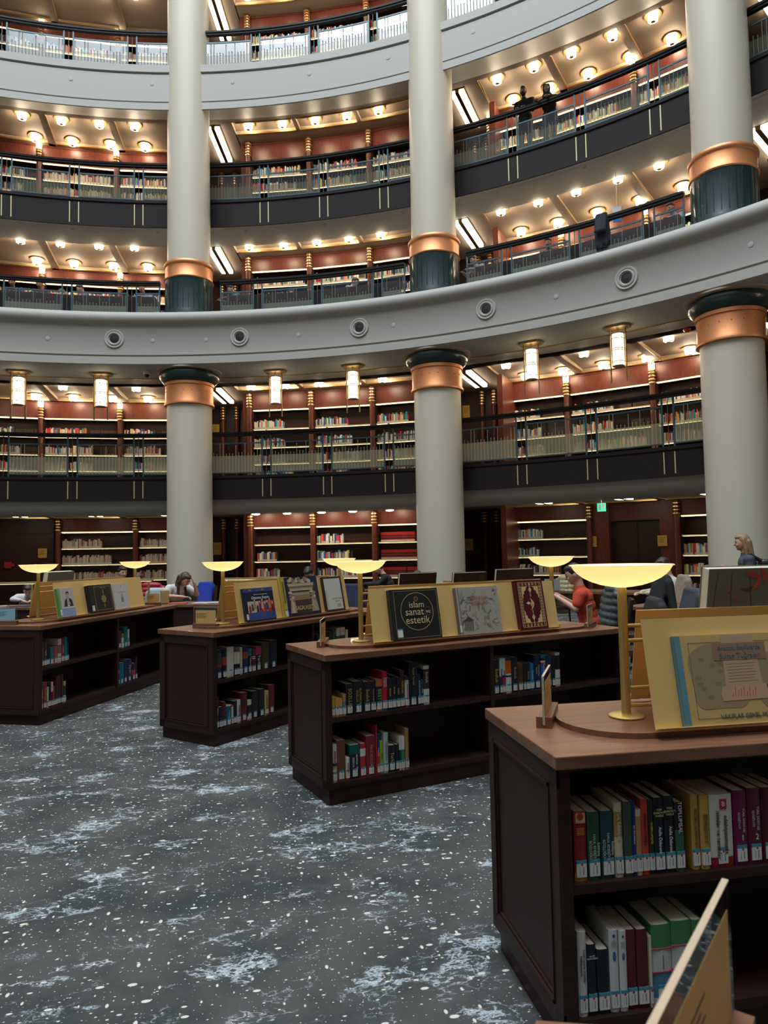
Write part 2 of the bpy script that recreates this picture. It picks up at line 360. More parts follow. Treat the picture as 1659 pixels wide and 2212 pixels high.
# recessed ceilings with beams, coffers, brass edges
def ceiling(li):
    flz, zc, fb, sh, rm, rd_ = LV[li]
    b = MB(); b.arc(17.7, 21.0, zc+0.10, zc+0.14, 0, 360, 120)
    b.arc(17.6, 17.92, zc, zc+0.12, 0, 360, 160)
    g = MB()
    for c, ty in BAYS:
        for s_ in (1,): b.arc(17.9, 21.0, zc, zc+0.12, c+8.6, c+13.9)
        if ty == 'm':
            b.arc(18.48, 21.0, zc, zc+0.12, c-8.7, c+8.7)
            for k in (-8.6, -2.95, 2.7): 
                b.arc(17.9, 18.5, zc, zc+0.12, c+k, c+k+0.35)
            for k in (-8.2, -2.55, 3.1):
                g.arc(17.92, 17.95, zc-0.012, zc+0.03, c+k, c+k+5.2); g.arc(18.45, 18.48, zc-0.012, zc+0.03, c+k, c+k+5.2)
        else:
            for k in (2.75, -3.05):
                b.arc(17.9, 21.0, zc, zc+0.12, c+k-0.28, c+k+0.28, 2)
                g.arc(17.95, rd_-0.05, zc-0.012, zc+0.01, c+k-0.36, c+k-0.29, 2)
            b.arc(rd_-0.12, 21.0, zc, zc+0.12, c-8.7, c+8.7)
            for k in (-8.5, -2.65, 3.1): g.arc(rd_-0.16, rd_-0.12, zc-0.012, zc+0.03, c+k, c+k+5.3)
            g.arc(17.95, rd_-0.1, zc-0.012, zc+0.01, c+8.45, c+8.55, 2)
    o = struct(b.build('ceiling', M['ceil'])); g.build('brass_edging', M['brass'], o)
for i in range(5): ceiling(i)
b = MB(); b.arc(16.96, 17.02, 6.29, 6.312, 0, 360, 160); o = struct(b.build('trim_5', M['oldbrass']))
b = MB(); b.arc(15.9, 21.2, 18.2, 18.5, 0, 360, 120); b.arc(15.9, 16.2, 17.6, 18.3, 0, 360, 120); struct(b.build('ceiling', M['plaster']))
# ------------------------------------------------------------------ columns
def make_column():
    t = thing('column', 'x', 'column')
    b = MB(); b.lathe([(0.62, 0), (0.62, 0.12), (0.60, 0.14), (0.60, 0.72), (0.62, 0.74), (0.62, 0.80)], 48); b.build('lower_base', M['green'], t, True)
    b = MB()
    for i in range(40): a = 2*PI*i/40; b.cyl((0.6*cos(a), 0.6*sin(a), 0.16), (0.6*cos(a), 0.6*sin(a), 0.70), 0.014, n=6)
    b.build('fluting', M['green'], t)
    b = MB(); b.lathe([(0.568, 0.8), (0.562, 5.45)], 64, cap=False); b.build('lower_shaft', M['column'], t, True)
    b = MB(); b.lathe([(0.575, 5.40), (0.625, 5.41), (0.63, 5.45), (0.60, 5.50), (0.60, 5.90), (0.625, 5.91), (0.625, 5.98), (0.59, 5.99)], 64); b.build('capital_band', M['copper'], t, True)
    b = MB()
    for i in range(18): a = 2*PI*i/18; b.ball((0.6*cos(a), 0.6*sin(a), 5.75), 0.012, 6)
    b.build('stud_row', M['oldbrass'], t)
    b = MB(); b.lathe([(0.60, 5.98), (0.64, 6.0), (0.70, 6.06), (0.745, 6.13), (0.755, 6.19), (0.74, 6.24), (0.70, 6.26), (0.70, 6.30)], 64); b.build('capital_torus', M['green'], t, True)
    b = MB(); b.lathe([(0.78, 6.27), (0.82, 6.28), (0.82, 6.31)], 48); b.build('ceiling_collar', M['soffit'], t, True)
    b = MB(); b.lathe([(0.61, 7.6), (0.62, 7.72), (0.60, 7.78), (0.60, 8.62), (0.61, 8.66)], 64); b.build('upper_base', M['green'], t, True)
    b = MB()
    for i in range(28):
        a = 2*PI*i/28; M3 = Matrix.Rotation(a, 3, 'Z')
        vs = [M3 @ Vector(v) for v in ((0.596, -0.008, 7.84), (0.606, -0.008, 7.84), (0.606, 0.008, 7.84), (0.596, 0.008, 7.84), (0.596, -0.008, 8.54), (0.606, -0.008, 8.54), (0.606, 0.008, 8.54), (0.596, 0.008, 8.54))]
        b.add(vs, [(0, 3, 2, 1), (4, 5, 6, 7), (0, 1, 5, 4), (1, 2, 6, 5), (2, 3, 7, 6), (3, 0, 4, 7)])
    b.build('flute_slots', M['black'], t)
    b = MB(); b.lathe([(0.61, 8.64), (0.63, 8.66), (0.60, 8.70), (0.60, 8.97), (0.63, 9.0), (0.635, 9.05), (0.61, 9.09), (0.54, 9.10)], 64); b.build('upper_band', M['copper'], t, True)
    b = MB(); b.lathe([(0.545, 9.08), (0.525, 18.3)], 64, cap=False); b.build('upper_shaft', M['column'], t, True)
    return t
col0 = make_column()
clab = {0: 'cream column on the left, woman in white seated before its foot', 1: 'cream column in the middle, beside the hanging lanterns', 15: 'x'}
for k, a in enumerate(RAYS):
    o = col0 if k == 0 else dup(col0)
    o.location = pol(RC, a); o.rotation_euler = (0, 0, rad(a))
    aa = (a+180) % 360-180
    o['label'] = {78.35: 'leftmost cream column with copper bands, rising behind the writing woman in white', 55.85: 'middle cream column with copper bands, behind the black exhibition book',
                  33.35: 'rightmost cream column with copper bands, the walking woman passes its foot'}.get(round(aa, 2), 'cream column with copper and green bands in the unseen half of the rotunda')
    o['group'] = 'columns around the rotunda'
# ------------------------------------------------------------------ bookcases
def pilaster(li, h, flame):
    t = thing('pilaster', 'x', 'pilaster')
    b = MB(); b.lathe([(0.09, 0), (0.09, 0.1), (0.075, 0.12), (0.072, h-0.5), (0.072, h-0.02 if not flame else h-0.2)], 14); b.build('shaft', M['mahog'], t, True)
    b = MB()
    for k in range(4 if li == 0 else 5 if not flame else 4):
        z = h-0.08-0.085*k-(0.14 if flame else 0); b.lathe([(0.076, z-0.02), (0.092, z-0.012), (0.092, z+0.012), (0.076, z+0.02)], 14)
    b.build('brass_rings', M['brass'], t, True)
    if flame:
        b = MB(); b.lathe([(0.05, h-0.20), (0.085, h-0.17), (0.085, h-0.14)], 12); b.build('cup', M['brass'], t, True)
        b = MB()
        for k in range(8): a = PI/4*k; b.cyl((0.05*cos(a), 0.05*sin(a), h-0.14), (0.075*cos(a), 0.075*sin(a), h+0.02), 0.026, 0.006, 6)
        b.lathe([(0.055, h-0.14), (0.06, h-0.04)], 10); b.build('crown_lamp', M['flame'], t)
    return t
PIL = {}
def put_pilaster(li, flame, R, a, label):
    flz, zc, fb, sh, rm, rd_ = LV[li]; k = (li, flame)
    h = zc-flz-(0.02 if not flame else 0.06)
    if k not in PIL: PIL[k] = pilaster(li, h, flame); o = PIL[k]
    else: o = dup(PIL[k])
    o.location = pol(R, a, flz); o.rotation_euler = (0, 0, rad(a-90)); o['label'] = label; o['group'] = 'ringed pilasters of the '+LN[li]
CASES = {}
def bookcase(li, ty, wd, shelves=None):
    flz, zc, fb, sh, rm, rd_ = LV[li]; hz = zc-flz; sh = shelves or sh
    t = thing('bookcase', 'x', 'bookcase')
    D = 0.36; x0, x1 = -wd/2, wd/2
    b = MB(); b.box(x0, x1, D-0.03, D, 0, hz); b.box(x0, x0+0.03, 0.0, D, 0, hz); b.box(x1-0.03, x1, 0.0, D, 0, hz); b.box(x0, x1, 0.03, D, 0, 0.10)
    b.build('case', M['mahogd'], t)
    b = MB(); b.box(x0+0.03, x1-0.03, -0.01, D-0.03, fb-flz, hz-0.01); b.box(x0+0.03, x1-0.03, -0.025, 0, hz-0.06, hz-0.01); b.build('frieze_panel', M['mahog'], t)
    for k, z in enumerate(list(sh)+[fb]):
        zz = z-flz
        b = MB(); b.box(x0+0.03, x1-0.03, 0.0, D-0.03, zz-0.03, zz); s_ = b.build('shelf', M['mahogd'], t)
        b = MB(); b.box(x0+0.05, x1-0.05, 0.002, 0.014, zz-0.033, zz-0.0302); b.build('light_strip', M['led'], s_)
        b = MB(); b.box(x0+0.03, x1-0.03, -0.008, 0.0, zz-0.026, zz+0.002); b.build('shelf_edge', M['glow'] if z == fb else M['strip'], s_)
    return t
def put_case(li, ty, R, a, wd, label, shelves=None):
    flz = LV[li][0]; k = (li, round(wd, 2), shelves)
    if k not in CASES: CASES[k] = bookcase(li, ty, wd, shelves); o = CASES[k]
    else: o = dup(CASES[k])
    o.location = pol(R, a, flz); o.rotation_euler = (0, 0, rad(a-90)); o['label'] = label; o['group'] = 'wall bookcases of the '+LN[li]
    return o
bayname = {112.1: 'beyond the left edge', 89.6: 'left of the left column', 67.1: 'between left and middle columns', 44.6: 'between middle and right columns', 22.1: 'beyond the right column'}
RUNS = []    # (level, R, angle, case width, shelf z, shelf height, bay, case index)
for li in range(5):
    flz, zc, fb, sh, rm, rd_ = LV[li]
    for c, ty in BAYS:
        R = rm if ty == 'm' else rd_
        edges = [c+8.3-0.5, c+2.75-0.5, c-2.75-0.5, c-8.3-0.5] if ty == 'm' else [c+8.9, c+3.2+0.6, c-3.2+0.6, c-8.3]
        if li == 0 and ty == 'd': edges = [c+8.7, c+2.4, c-3.9, c-8.7]
        for k, a in enumerate(edges):
            fl_ = (ty == 'd' and li > 0)
            put_pilaster(li, fl_, R-0.10, a, 'ringed red pilaster, %s on the %s, %s' % (nth(k+1), LN[li], bayname[c]))
        for k in range(3):
            a0, a1 = edges[k], edges[k+1]; am = (a0+a1)/2; wd = 2*R*math.tan(rad((a0-a1)/2))-0.10
            if li == 0 and c == 89.6 and k == 0: continue
            if li == 0 and c == 44.6 and k == 1: continue
            put_case(li, ty, R, am, wd, 'red wood bookcase, %s on the %s, %s' % (nth(k+1), LN[li], bayname[c]))
            RUNS.append((li, R, am, wd, c, k))
    # niche walls beside the bays
    for ray in (100.85, 78.35, 55.85, 33.35):
        for s_ in (1, -1):
            ae = ray+2.95*s_; b = MB(); b.arc(18.93, 21.0, flz, zc, ae-0.22, ae+0.22, 2); struct(b.build('wall_niche', M['mahog']))
    b = MB(); b.arc(20.6, 20.9, flz, zc, 75.6, 81.1); struct(b.build('wall_niche', M['mahogd'])); b = MB(); b.arc(20.6, 20.9, flz, zc, 53.1, 58.6); struct(b.build('wall_niche', M['mahogd']))
    for j, a in enumerate((78.4, 77.2, 55.6, 54.6)):
        put_pilaster(li, False, 20.45, a, 'dark ringed pilaster inside the %s recess of the %s, %s one' % ('left' if a > 60 else 'right', LN[li], 'right' if j % 2 else 'left'))
# ground floor plain panels and doorway
b = MB(); b.arc(20.1, 20.5, 0, 2.78, 92.35, 98.3); b.arc(20.07, 20.1, 2.33, 2.37, 92.35, 98.3); struct(b.build('wall_left', M['mahogd']))
b = MB(); b.arc(20.1, 20.5, 0, 2.78, 45.6, 47.1); b.arc(20.1, 20.5, 0, 2.78, 40.75, 41.95); b.arc(20.25, 20.5, 2.3, 2.78, 41.9, 45.7); struct(b.build('wall_right', M['mahog']))
b = MB(); b.arc(20.4, 20.5, 0, 2.35, 41.9, 45.7); b.arc(20.36, 20.4, 0, 2.32, 43.75, 43.85, 2); d = struct(b.build('door_1', M['mahogd']))
# ------------------------------------------------------------------ railings
def railing(li, R, zr, ztop, zbot, zfrost, c, a_lo, a_hi, label):
    t = thing('railing', label, 'railing', group='railings of the '+LN[li])
    hw = 0.07
    b = MB(); b.arc(R-hw, R+hw, zr-0.05, zr, a_lo, a_hi); b.arc(R-hw*0.7, R+hw*0.7, zr-0.10, zr-0.05, a_lo, a_hi); b.build('handrail', M['handrail'], t)
    c0 = c-0.68; centers = [x for x in (c0+11.1, c0+5.53, c0, c0-5.57, c0-11.3) if a_lo-0.3 < x < a_hi+0.3]
    cuts = []
    for x in centers:
        for d_ in (0.40, -0.40):
            if a_lo <= x+d_ <= a_hi:
                b = MB(); b.arc(R-0.016, R+0.016, zbot-0.06, zr-0.1, x+d_-0.06, x+d_+0.06, 2); b.build('post', M['railblue'], t)
        b = MB(); p = pol(R, x); b.cyl((p[0], p[1], zbot-0.08), (p[0], p[1], zr-0.08), 0.009, n=8); b.ball((p[0], p[1], zr+0.02), 0.03, 8); b.build('finial_rod', M['railblue'], t)
    e = [a_hi-0.06] + [v for x in centers for v in (x+0.40, x-0.40)] + [a_lo+0.06]
    e = [v for v in e if a_lo <= v <= a_hi]
    e.sort(reverse=True)
    segs = []
    i = 0
    pts = [a_hi-0.05]+[v for v in e if a_lo+0.1 < v < a_hi-0.1]+[a_lo+0.05]
    for i in range(len(pts)-1):
        a1, a0 = pts[i], pts[i+1]
        if a1-a0 < 1.0: continue
        segs.append((a0, a1))
    for a0, a1 in segs:
        b = MB(); b.arc(R-0.012, R+0.012, ztop-0.035, ztop, a0, a1); b.arc(R-0.012, R+0.012, zbot, zbot+0.03, a0, a1)
        if a0 < a_lo+0.2: b.arc(R-0.014, R+0.014, zbot-0.05, zr-0.1, a0-0.06, a0+0.06, 2)
        if a1 > a_hi-0.2: b.arc(R-0.014, R+0.014, zbot-0.05, zr-0.1, a1-0.06, a1+0.06, 2)
        fr = b.build('panel_frame', M['railblue'], t)
        b = MB(); b.sweep([(R, zfrost), (R, ztop-0.03)], a0+0.05, a1-0.05, 8); b.build('clear_pane', M['clear'], fr)
        b = MB(); b.sweep([(R, zbot+0.02), (R, zfrost)], a0+0.05, a1-0.05, 8); b.build('frosted_pane', M['frostlit'] if li == 1 else M['frostg'] if li == 2 else M['frost'], fr)
        b = MB(); n = int((a1-a0)/0.27); hs = (0.26, 0.10, 0.30, 0.14)
        for j in range(n):
            a = a0+0.14+(a1-a0-0.28)*j/max(1, n-1); q = (j//2) % 4; h = hs[q] if j % 4 < 2 else hs[q]*0.45
            if j % 5 == 4: h = 0.03
            p = pol(R-0.012, a); b.cyl((p[0], p[1], zbot+0.03), (p[0], p[1], zfrost+h), 0.006, n=5); b.ball((p[0], p[1], zfrost+h+0.012), 0.013, 6)
        b.build('rod_grille', M['rodw'] if li == 1 else M['rod'], fr)
for c, ty in BAYS:
    nm = bayname[c]
    railing(1, 17.0, 4.83, 4.56, 3.74, 4.21, c, c-11.25, c+11.25, 'blue-grey glass railing of the first gallery, '+nm)
    railing(2, 16.3, 8.66, 8.37, 7.72, 8.02, c, c-8.75, c+8.3, 'blue-grey glass railing standing on the white ring beam, '+nm)
    railing(3, 17.0, 12.18, 11.85, 11.18, 11.52, c, c-11.25, c+11.25, 'blue-grey glass railing above the dark upper fascia, '+nm)
    railing(4, 16.3, 15.36, 15.08, 14.36, 14.72, c, c-11.25, c+11.25, 'blue-grey glass railing of the top gallery, '+nm)
# ------------------------------------------------------------------ ceiling lamps
def drum_lamp():
    t = thing('ceiling_lamp', 'x', 'ceiling lamp')
    b = MB(); b.lathe([(0.20, -0.0), (0.20, -0.025), (0.15, -0.03)], 20); b.build('brass_plate', M['brass'], t, True)
    b = MB(); b.lathe([(0.112, -0.03), (0.118, -0.05), (0.108, -0.15), (0.085, -0.165)], 20); b.build('glass_drum', M['lamp'], t, True)
    b = MB()
    for k in range(8): a = PI/4*k; b.cyl((0.122*cos(a), 0.122*sin(a), -0.03), (0.108*cos(a), 0.108*sin(a), -0.165), 0.005, n=4)
    b.lathe([(0.05, -0.165), (0.055, -0.18), (0.035, -0.18)], 14); b.build('ring_cage', M['lampring'], t)
    return t
dl = drum_lamp(); first = [True]
def put_drum(R, a, z, label, grp):
    if first[0]: o = dl; first[0] = False
    else: o = dup(dl)
    o.location = pol(R, a, z); o['label'] = label; o['group'] = grp
def radial_lamp():
    t = thing('linear_ceiling_lamp', 'x', 'ceiling lamp')
    b = MB(); b.box(-0.20, 0.20, -0.90, 0.90, -0.03, 0); b.box(-0.05, 0.05, -0.88, 0.88, -0.10, -0.03); b.build('brass_tray', M['oldbrass'], t)
    for s_ in (-1, 1):
        b = MB(); b.box(s_*0.115-0.055, s_*0.115+0.055, -0.86, 0.86, -0.10, -0.03); b.build('light_tube', M['tube'], t)
    return t
rl = radial_lamp(); rfirst = [True]
def put_radial(R, a, z, label, grp, s=1.0):
    if rfirst[0]: o = rl; rfirst[0] = False
    else: o = dup(rl)
    o.location = pol(R, a, z); o.rotation_euler = (0, 0, rad(a-90)); o.scale = (1, s, 1); o['label'] = label; o['group'] = grp
def side(a): return 'left' if a > 78.35 else 'middle' if a > 55.85 else 'right' if a > 33 else 'far right'
for li in (1, 2, 3, 4):
    zc = LV[li][1]
    fr = [94.05, 90.85, 87.65, 84.6, 74.35, 71.2, 68.15, 65.2, 62.3, 51.7, 48.6, 45.55, 42.35, 39.35]
    if li == 1: fr = [96.6, 90.56, 84.44, 74.3, 71.2, 68.14, 65.3, 62.4, 51.65, 45.4, 39.2]
    for k, a in enumerate(fr):
        deep = side(a) != 'middle'; R = 18.15
        put_drum(R, a, zc+0.095, 'round glowing ceiling lamp, %s of the front row on the %s ceiling' % (nth(k+1), LN[li]), 'drum lamps under the gallery ceilings')
    for k, a in enumerate([93.6, 90.6, 87.35, 84.4, 51.3, 48.3, 45.2, 42.0, 39.0]):
        if li == 4: continue
        put_drum(19.6 if li != 3 else 19.2, a, zc+0.095, 'round glowing ceiling lamp, %s of the back row on the %s ceiling' % (nth(k+1), LN[li]), 'drum lamps under the gallery ceilings')
    for k, a in enumerate((77.5, 55.1, 32.7)):
        put_radial(18.9, a, zc, 'long twin-tube ceiling lamp by the %s column on the %s ceiling' % (('left', 'middle', 'right')[k], LN[li]), 'twin-tube lamps beside the columns')
for k, a in enumerate((94.3, 88.3, 82.2, 49.5, 43.4, 37.4)):
    put_radial(18.4, a, 2.86, 'long glowing lamp under the low ground floor ceiling, %s from the left' % nth(k+1), 'long lamps of the ground floor', 0.7)
for k, a in enumerate((74.0, 71.2, 68.1, 65.3, 62.0)):
    put_drum(18.2, a, 2.87, 'round lamp under the low ground floor ceiling, %s from the left' % nth(k+1), 'drum lamps under the gallery ceilings')
# hanging lanterns
def lantern():
    t = thing('hanging_lantern', 'x', 'pendant lamp')
    b = MB(); vs = []
    for z in (0, -0.05):
        for x, y in ((-.26, -.10), (-.18, -.18), (.18, -.18), (.26, -.10), (.26, .10), (.18, .18), (-.18, .18), (-.26, .10)): vs.append((x, y, z))
    b.add(vs, [tuple(range(8))[::-1], tuple(range(8, 16))]+[(i, (i+1) % 8, 8+(i+1) % 8, 8+i) for i in range(8)]); b.build('ceiling_plate', M['oldbrass'], t)
    for s_ in (-1, 1):
        b = MB(); b.cyl((s_*0.165, 0, -0.05), (s_*0.165, 0, -1.20), 0.017, n=8); b.build('side_rod', M['oldbrass'], t)
    b = MB(); b.cyl((0, 0, -0.05), (0, 0, -0.16), 0.03, n=8); b.build('stem', M['oldbrass'], t)
    b = MB(); b.lathe([(0.118, -0.86), (0.118, -0.16)], 20); b.build('glass_cylinder', M['pend'], t, True)
    b = MB()
    for z in (-0.17, -0.27, -0.49, -0.53, -0.77, -0.86): b.lathe([(0.118, z-0.008), (0.126, z-0.008), (0.126, z+0.008), (0.118, z+0.008)], 20)
    for k in range(6): a = PI/3*k+0.5; b.cyl((0.122*cos(a), 0.122*sin(a), -0.86), (0.122*cos(a), 0.122*sin(a), -0.15), 0.006, n=4)
    b.build('brass_cage', M['oldbrass'], t); return t
ln = lantern()
LANT = list(((93.0, 'hanging brass lantern nearest the left edge of the photo'), (86.2, 'hanging brass lantern just left of the leftmost column'), (70.6, 'hanging brass lantern right of the leftmost column'), (63.5, 'hanging brass lantern left of the middle column'), (47.9, 'hanging brass lantern right of the middle column'), (41.15, 'hanging brass lantern nearest the rightmost column')))
for j_ in range(1, 15): LANT += [(41.15-22.5*j_+q_, 'hanging brass lantern in the unseen part of the rotunda') for q_ in (0, 6.8)]
for k, (a, lb) in enumerate(LANT):
    o = ln if k == 0 else dup(ln); o.location = pol(16.5, a, 6.31); o.rotation_euler = (0, 0, rad(a-90)); o['label'] = lb; o['group'] = 'hanging lanterns below the white ring'
# ring vents and cover discs
v0 = thing('ring_vent', 'x', 'vent')
b = MB(); 
def ringx(b, prof, n=28):
    vs = []; fs = []; p = len(prof)
    for i in range(n):
        a = 2*PI*i/n
        for r, y in prof: vs.append((r*cos(a), y, r*sin(a)))
    for i in range(n):
        for j in range(p-1): fs.append((p*i+j, p*i+j+1, p*((i+1) % n)+j+1, p*((i+1) % n)+j))
    b.add(vs, fs)
ringx(b, [(0.23, 0.0), (0.235, -0.02), (0.22, -0.035), (0.19, -0.03), (0.185, -0.02), (0.17, -0.02), (0.165, -0.04), (0.14, -0.045), (0.125, -0.02), (0.105, 0.0)]); b.build('white_rings', M['plaster'], v0, True)
b = MB(); ringx(b, [(0.108, -0.005), (0.0, -0.012)]); b.build('dark_opening', M['black'], v0)
for k, a in enumerate((84.24, 72.92, 61.83, 50.49, 39.27)):
    o = v0 if k == 0 else dup(v0); o.location = pol(15.6, a, 6.95); o.rotation_euler = (0, 0, rad(a-90))
    o['label'] = 'round white vent with dark centre on the ring beam, %s from the left' % nth(k+1); o['group'] = 'round vents on the ring beam'
b = MB(); ringx(b, [(0.045, 0.0), (0.05, -0.008), (0.0, -0.012)], 16); dd = b.build('cover_disc', M['plaster'])
kk = 0
for R, z, angs, nm in ((15.6, 6.92, (89.9, 80.85, 76.03, 67.46, 58.7, 44.68, 30.9), 'lower white ring beam'), (16.1, 13.83, (88.55, 81.4, 73.96, 66.7, 59.29, 51.56), 'upper white ring beam'), (17.14, 10.37, (89.11, 81.79, 73.8, 66.51, 59.28, 51.03, 43.84), 'cove under the dark upper fascia')):
    for k, a in enumerate(angs):
        o = dd if kk == 0 else dd.copy()
        if kk: COL.objects.link(o)
        kk += 1; o.location = pol(R-0.001, a, z); o.rotation_euler = (0, 0, rad(a-90)); tag(o, 'small round cover disc on the %s, %s from the left' % (nm, nth(k+1)), 'cover disc', 'small cover discs')
# signs on the wood walls
sgm = mat('yellow_sign', (0.55, 0.33, 0.06), 0.4, 0.3)
for k, (a, R, z, w_, h_, lb) in enumerate(((93.2, 20.08, 1.75, 0.24, 0.28, 'square yellow sign on the dark panel wall left of the bookcases'), (79.0, 20.58, 1.8, 0.26, 0.38, 'yellow sign in the recess, right of the left column at reading height'),
    (57.05, 20.58, 1.77, 0.25, 0.34, 'yellow sign just right of the middle column, over the dark book backs'), (54.35, 20.58, 1.74, 0.22, 0.24, 'small yellow sign in the recess left of the right-hand bookcase'),
    (46.84, 20.08, 1.77, 0.23, 0.28, 'yellow sign on the red panel left of the dark doorway'), (41.77, 20.08, 1.75, 0.23, 0.27, 'yellow sign on the panel right of the dark doorway'),
    (79.1, 20.58, 5.6, 0.22, 0.24, 'yellow sign in the first gallery recess right of the left column'), (57.0, 20.58, 5.7, 0.22, 0.40, 'yellow sign in the first gallery recess right of the middle column'))):
    t = thing('wall_sign', lb, 'sign', pol(R-0.03, a, z), rad(a-90), 'yellow wall signs')
    b = MB(); b.box(-w_/2, w_/2, -0.012, 0.02, -h_/2, h_/2); b.build('plate', sgm, t)
    b = MB()
    for j in range(5): b.box(-w_*0.36, w_*(0.30-0.1*(j % 3)), -0.014, -0.012, h_*0.30-j*0.03-0.008, h_*0.30-j*0.03)
    b.build('printed_lines', M['black'], t)
t = thing('exit_sign', 'green and white hanging exit sign beneath the ground floor ceiling', 'sign', pol(18.5, 44.8, 2.6), rad(44.8-90))
b = MB(); b.box(-0.10, 0.10, -0.015, 0.015, -0.12, 0.08); b.build('plate', mat('exit_green', (0.05, 0.45, 0.30), 0.4, emit=(0.1, 0.8, 0.5), es=0.5), t)
b = MB(); b.box(-0.06, -0.01, -0.018, -0.015, -0.08, 0.04); b.box(0.02, 0.07, -0.018, -0.015, -0.03, 0.05); b.build('pictogram', M['white'], t)
b = MB(); b.cyl((0, 0, 0.08), (0, 0, 0.2), 0.006); b.build('hanger', M['silver'], t)
t = thing('hanging_sign', 'small blue and white sign hanging above the second gallery railing', 'sign', pol(17.6, 42.0, 9.3), rad(42-60))
b = MB(); b.box(-0.10, 0.10, -0.01, 0.01, -0.22, 0.0); b.build('blue_plate', cmat((0.02, 0.15, 0.5)), t); b = MB(); b.box(-0.10, 0.10, -0.01, 0.01, 0.0, 0.15); b.build('white_plate', M['white'], t)
b = MB(); b.cyl((0, 0, 0.15), (0, 0, 1.06), 0.006); b.build('hanger', M['silver'], t)
t = thing('fire_alarm', 'red fire alarm box on the dark panel wall near the left edge', 'alarm', pol(20.06, 95.8, 1.42), rad(95.8-90))
b = MB(); b.box(-0.10, 0.08, -0.04, 0.04, -0.09, 0.09); b.build('box', M['red'], t); b = MB(); b.box(0.08, 0.16, -0.02, 0.04, -0.04, 0.04); b.build('sounder', M['red'], t)
t = thing('security_camera', 'small white dome camera under the ring soffit left of the left column', 'camera', pol(16.25, 82.0, 6.30))
b = MB(); b.lathe([(0.09, 0), (0.09, -0.06), (0.07, -0.07)], 16); b.build('housing', M['white'], t, True); b = MB(); b.ball((0, 0, -0.09), 0.06, 12); b.build('dome', M['black'], t, True)
t = thing('smoke_detector', 'small red detector on the ceiling beside the rightmost capital', 'detector', pol(17.7, 37.5, 6.31))
b = MB(); b.lathe([(0.08, 0), (0.08, -0.03), (0.05, -0.07)], 14); b.build('cap', M['red'], t, True)
# ------------------------------------------------------------------ low display bookcases
UN = {'near': (5.342, -0.487, -0.0434), 'second': (4.932, 1.941, 0.277), 'third': (4.206, 3.553, 0.7665), 'left': (2.559, 4.816, 1.1469), 'own': (4.52, -2.29, -0.35)}
UW, UL, UH = 0.7185, 2.635, 0.951
def U(k, t, s, z=0.0):
    bx, by, a = UN[k]; return (bx+t*cos(a)-s*sin(a), by+t*sin(a)+s*cos(a), z)
def low_bookcase():
    t = thing('low_bookcase', 'x', 'bookcase')
    b = MB(); b.box(0, UL, 0, UW, UH-0.042, UH); o = b.build('worktop', M['top'], t)
    bv = o.modifiers.new('b', 'BEVEL'); bv.width = 0.004; bv.segments = 2
    i, h0, h1 = 0.018, 0.10, UH-0.042
    for x0, x1, sg in ((i, i+0.035, -1), (UL-i-0.035, UL-i, 1)):
        b = MB(); b.box(x0, x1, i, UW-i, h0, h1)
        xf = x0 if sg < 0 else x1
        def fr(y0, y1, z0, z1, w_, d_):
            xa, xb = (xf-d_, xf) if sg < 0 else (xf, xf+d_)
            b.box(xa, xb, y0, y0+w_, z0, z1); b.box(xa, xb, y1-w_, y1, z0, z1); b.box(xa, xb, y0, y1, z0, z0+w_); b.box(xa, xb, y0, y1, z1-w_, z1)
        fr(i, UW-i, h0, h1, 0.062, 0.010); fr(i+0.062, UW-i-0.062, h0+0.062, h1-0.062, 0.010, 0.015); fr(i+0.078, UW-i-0.078, h0+0.078, h1-0.078, 0.007, 0.007)
        e = b.build('end_panel', M['body'], t)
    b = MB(); b.box(UL/2-0.016, UL/2+0.016, i, UW-i, h0, h1); b.build('divider', M['body'], t)
    b = MB(); b.box(i+0.036, UL-i-0.036, UW/2-0.01, UW/2+0.01, h0+0.002, h1); b.build('back_board', M['body'], t)
    b = MB(); b.box(0.032, UL-0.032, 0.032, UW-0.032, 0, 0.103); b.build('plinth', M['body'], t)
    for x0, x1 in ((i+0.035, UL/2-0.016), (UL/2+0.016, UL-i-0.035)):
        for y0, y1 in ((i+0.008, UW/2-0.01), (UW/2+0.01, UW-i-0.008)):
            b = MB(); b.box(x0, x1, y0, y1, 0.515, 0.545); b.build('shelf', M['body'], t)
            b = MB(); b.box(x0, x1, y0, y1, 0.10, 0.135); b.build('shelf', M['body'], t)
            yy = y0 if y0 < 0.3 else y1
            b = MB(); b.box(x0, x1, min(yy, yy+(0.02 if yy < 0.3 else -0.02)), max(yy, yy+(0.02 if yy < 0.3 else -0.02)), h1-0.012, h1); b.build('top_rail', M['body'], t)
    return t
lb = low_bookcase()
for j, (k, l_) in enumerate((('near', 'nearest dark wood low bookcase with the beige scroll book on its top'), ('second', 'dark wood low bookcase carrying the black circle-titled book and two others'),
                             ('third', 'dark wood low bookcase carrying the Ottoman miniature, ruin and pale atlas books'), ('left', 'leftmost dark wood low bookcase, carrying the book with a portrait of a man'),
                             ('own', 'low bookcase of which only a brown worktop corner shows at the bottom edge'))):
    o = lb if j == 0 else dup(lb); o.location = U(k, 0, 0); o.rotation_euler = (0, 0, UN[k][2]); o['label'] = l_; o['group'] = 'low display bookcases'
